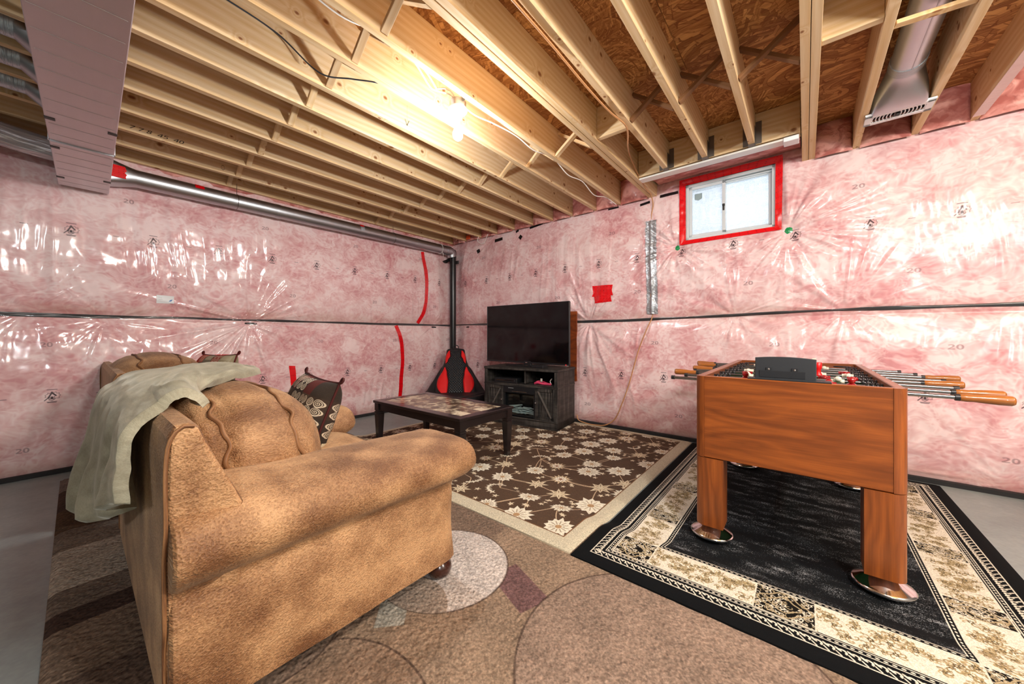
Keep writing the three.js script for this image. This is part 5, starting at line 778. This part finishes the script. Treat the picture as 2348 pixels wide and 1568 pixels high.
single('red_tape_strip', ribbonL([[0.965, 0.10], [0.95, 0.4], [0.93, 0.72], [0.95, 0.95], [1.005, 1.125]], 0.055), redTapeM, 'curved red tape strip on the lower left wall behind the coffee table', 'tape');
single('red_tape_strip', patchL([[2.885, 0.735], [2.728, 0.735], [2.722, 0.815], [2.89, 0.822]]), redTapeM, 'short red tape strip on the left wall above the farther armchair cushions', 'tape');
single('red_tape_strip', patchL([[2.27, 0.47], [2.215, 0.475], [2.23, 0.675], [2.29, 0.68]]), redTapeM, 'short upright red tape strip on the left wall behind the spiral pillow', 'tape');
single('red_tape_patch', [patchR([[2.40, 1.42], [2.605, 1.435], [2.625, 1.54], [2.385, 1.545]]), patchR([[2.38, 1.425], [2.63, 1.425], [2.615, 1.485], [2.40, 1.47]], 0.005), patchR([[2.415, 1.35], [2.615, 1.36], [2.60, 1.44], [2.40, 1.43]], 0.004)], redTapeM, 'square patch of overlapping red tape on the wall above the television', 'tape');
single('paper_label', patchL([[3.272, 1.265], [3.165, 1.268], [3.165, 1.33], [3.272, 1.335]]), M({ map: canvasTex(256, 128, (g) => { g.fillStyle = '#eef2f4'; g.fillRect(0, 0, 256, 128); g.strokeStyle = '#9aa2a6'; g.lineWidth = 2; g.beginPath(); g.moveTo(30, 40); g.bezierCurveTo(50, 20, 60, 60, 80, 36); g.moveTo(34, 70); g.lineTo(90, 64); g.stroke(); g.fillStyle = '#3f76b8'; g.beginPath(); g.moveTo(176, 96); g.lineTo(206, 66); g.lineTo(236, 60); g.lineTo(216, 92); g.closePath(); g.fill(); }), roughness: 0.5 }), 'white paper label with a blue mark on the upper left wall', 'label');
const greenM = M({ color: [0, 142, 76], roughness: 0.35, clearcoat: 0.6 });
for (const [x, y, l] of [[3.259, 1.838, 'green round cap pinning the sheeting under the left corner of the window'], [4.109, 1.848, 'green round cap pinning the sheeting right of the window']]) single('insulation_cap', [lathe([[0.001, 0.007], [0.01, 0.0065], [0.012, 0.003], [0.034, 0.002], [0.036, 0.0]], 24).rotateX(Math.PI / 2).translate(x, y, offR(x, y) + 0.003)], greenM, l, 'cap');
{ // foil strip over the cord
  const c = [[3.03, 2.14], [3.026, 1.9], [3.036, 1.5], [3.032, 1.21]]; const cv = new THREE.CatmullRomCurve3(c.map(([x, y]) => new THREE.Vector3(x, y, 0)));
  single('foil_strip', [grid(14, 120, (u, v) => { const p = cv.getPoint(v), x = p.x + (u - 0.5) * (0.10 + 0.012 * noise(v * 40, u > 0.5 ? 3 : 8)); return [x, p.y, offR(x, p.y) + 0.006 + 0.016 * Math.exp(-Math.pow((u - 0.5) / 0.12, 2)) + 0.004 * fbm(u * 6, v * 40, 2), u, v * 3]; })], foilM, 'long silver foil tape strip covering the cord on the wall left of the window', 'tape');
}
{ // red tape around the window
  const { x0, x1, y0, y1 } = WIN, T = 0.048, q = (P, s) => grid(8, 30, (u, v) => { const x = lerp(lerp(P[0][0], P[1][0], u), lerp(P[3][0], P[2][0], u), v), y = lerp(lerp(P[0][1], P[1][1], u), lerp(P[3][1], P[2][1], u), v); return [x, y, 0.02 + 0.006 * ridge(x * 14 + s, y * 14) + 0.012 * sm(0, 0.05, Math.max(x0 - x, x - x1, y0 - y, y - y1)), u * 0.6, v * 4]; });
  const t = thing('window_tape', 'red sheathing tape stuck around the basement window frame', 'tape', [0, 0, 0]);
  mesh('strip', q([[x0 - T, y0 - 0.03], [x0 + 0.006, y0 - 0.01], [x0 + 0.004, y1], [x0 - T, y1 + 0.05]], 1), redTapeM, t); mesh('strip', q([[x1 - 0.006, y0 - 0.015], [x1 + T * 0.8, y0 - 0.03], [x1 + T, y1 + 0.04], [x1 - 0.002, y1]], 2), redTapeM, t);
  mesh('strip', flip(q([[x0 - T, y1 + 0.05], [x0 - 0.01, y1 - 0.006], [x1 + 0.01, y1 - 0.004], [x1 + T, y1 + 0.05]], 3)), redTapeM, t); mesh('strip', q([[x0 - T, y0 - 0.038], [x0 - 0.01, y0 + 0.002], [x1 + 0.01, y0 + 0.006], [x1 + T * 0.8, y0 - 0.03]], 4), redTapeM, t);
}
single('poly_wrap', [box(0.05, 0.004, 0.9, 5.06, JB - 0.006, 0.55, 0.001), box(0.003, 0.19, 0.9, 5.085, JB + 0.09, 0.55, 0.001)], wrapM, 'pale poly sheet wrapped under the rightmost joist in the ceiling corner', 'sheeting');
for (const [x, y, w, h, a, l] of [[0.60, 2.20, 0.055, 0.055, 0.3, 'small black tape square low in the far wall top corner'], [1.36, 2.27, 0.05, 0.055, 0.8, 'small black tape diamond on the far wall near the joist ends'], [0.98, 2.30, 0.14, 0.045, 0.05, 'wide torn black tape piece at the joist ends above the corner'], [1.30, 2.36, 0.05, 0.03, 0.3, 'small black tape scrap tucked under the joist ends'], [1.60, 2.375, 0.2, 0.03, 0.1, 'long black tape piece along the top edge of the far wall'], [2.96, 2.335, 0.10, 0.028, 0.1, 'black tape scrap on the far wall left of the tan cord'], [3.19, 2.372, 0.17, 0.032, 0.0, 'black tape piece by the doubled joist end left of the window'], [2.62, 2.365, 0.12, 0.018, 0.0, 'thin black tape sliver at the far wall top between joists'], [0.36, 1.118, 0.06, 0.02, 0, 'tiny black tape tab under the joint right of the black pipe']]) {
  const c = Math.cos(a), s = Math.sin(a); single('black_tape', patchR([[-w / 2, -h / 2], [w / 2, -h / 2 * 0.8], [w / 2 * 0.95, h / 2], [-w / 2, h / 2 * 0.9]].map(([p, q]) => [x + p * c - q * s, y + p * s + q * c]), 0.004, 5), blackTapeM, l, 'tape');
}
single('black_tape', patchL(rect(0.42, 0.34, 1.105, 1.125)), blackTapeM, 'tiny black tape tab under the joint left of the black pipe', 'tape');
single('black_tape', patchL(rect(2.66, 2.56, 1.105, 1.122)), blackTapeM, 'black tape tab where folds fan out on the left wall', 'tape');
single('orange_block', [box(0.07, 0.05, 0.02, 0.45, 2.41, 0.10, 0.002)], M({ color: [236, 92, 42], roughness: 0.6 }), 'bright orange scrap between the joist ends near the corner', 'block');
for (const [x, y, l] of [[0.72, 2.33, 'white curled wire loop at the joist ends above the corner']]) single('wire_loop', tube([[x - 0.06, y + 0.06, 0.10], [x - 0.07, y, 0.11], [x - 0.03, y - 0.04, 0.10], [x + 0.03, y - 0.045, 0.09], [x + 0.1, y + 0.03, 0.10], [x + 0.12, y + 0.06, 0.1]], 0.004, 6, 60), whiteCableM, l, 'wire');
// ---------- handwriting on the joists ----------
function script(x, z, y, w, h, draw, i) { // flat marker writing on the face of a joist, read from the +x side
  const t = canvasTex(256, 64, (g) => { g.fillStyle = '#000'; g.fillRect(0, 0, 256, 64); g.strokeStyle = '#fff'; g.lineCap = g.lineJoin = 'round'; g.lineWidth = 4; draw(g); }, false); t.wrapS = t.wrapT = THREE.ClampToEdgeWrapping;
  const g = new THREE.PlaneGeometry(w, h); g.rotateY(Math.PI / 2); g.translate(x + 0.0006, y, z); return mesh('handwriting', g, M({ color: [30, 24, 20], roughness: 0.9, alphaMap: t, transparent: true }), i);
}
const joistOf = (n) => scene.getObjectByName(n ? `floor_joist_${String(n).padStart(3, '0')}` : 'floor_joist');
const poly = (...ls) => (g) => { for (const l of ls) { g.beginPath(); l.forEach((p, k) => (k ? g.lineTo(...p) : g.moveTo(...p))); g.stroke(); } };
const txt = (s, f = 44) => (g) => { g.font = `italic ${f}px sans-serif`; g.fillStyle = '#fff'; g.fillText(s, 6, 50); };
script(0.668, 3.33, 2.42, 0.30, 0.045, txt('7 7 8  45  40'), joistOf(2));
script(0.368, 2.9, 2.43, 0.05, 0.05, (g) => { g.beginPath(); g.ellipse(128, 32, 60, 24, 0, 0, 7); g.stroke(); }, joistOf(1));
script(1.868, 4.0, 2.46, 0.40, 0.12, txt('Tal', 58), joistOf(6)); script(1.273, 4.12, 2.46, 0.3, 0.12, txt('5', 58), joistOf(4)); script(0.968, 4.1, 2.46, 0.42, 0.12, txt('<- 5', 58), joistOf(3)); script(0.668, 4.05, 2.46, 0.4, 0.12, txt('<| b', 58), joistOf(2)); script(0.368, 4.05, 2.45, 0.42, 0.12, txt('AIRS', 58), joistOf(1));
script(2.138, 2.28, 2.48, 0.06, 0.15, poly([[128, 4], [128, 60]], [[60, 44], [128, 60], [196, 44]]), joistOf(7));
scene.traverse((o) => { if (o.isMesh) { o.castShadow = true; o.receiveShadow = true; } });
renderer.render(scene, camera);
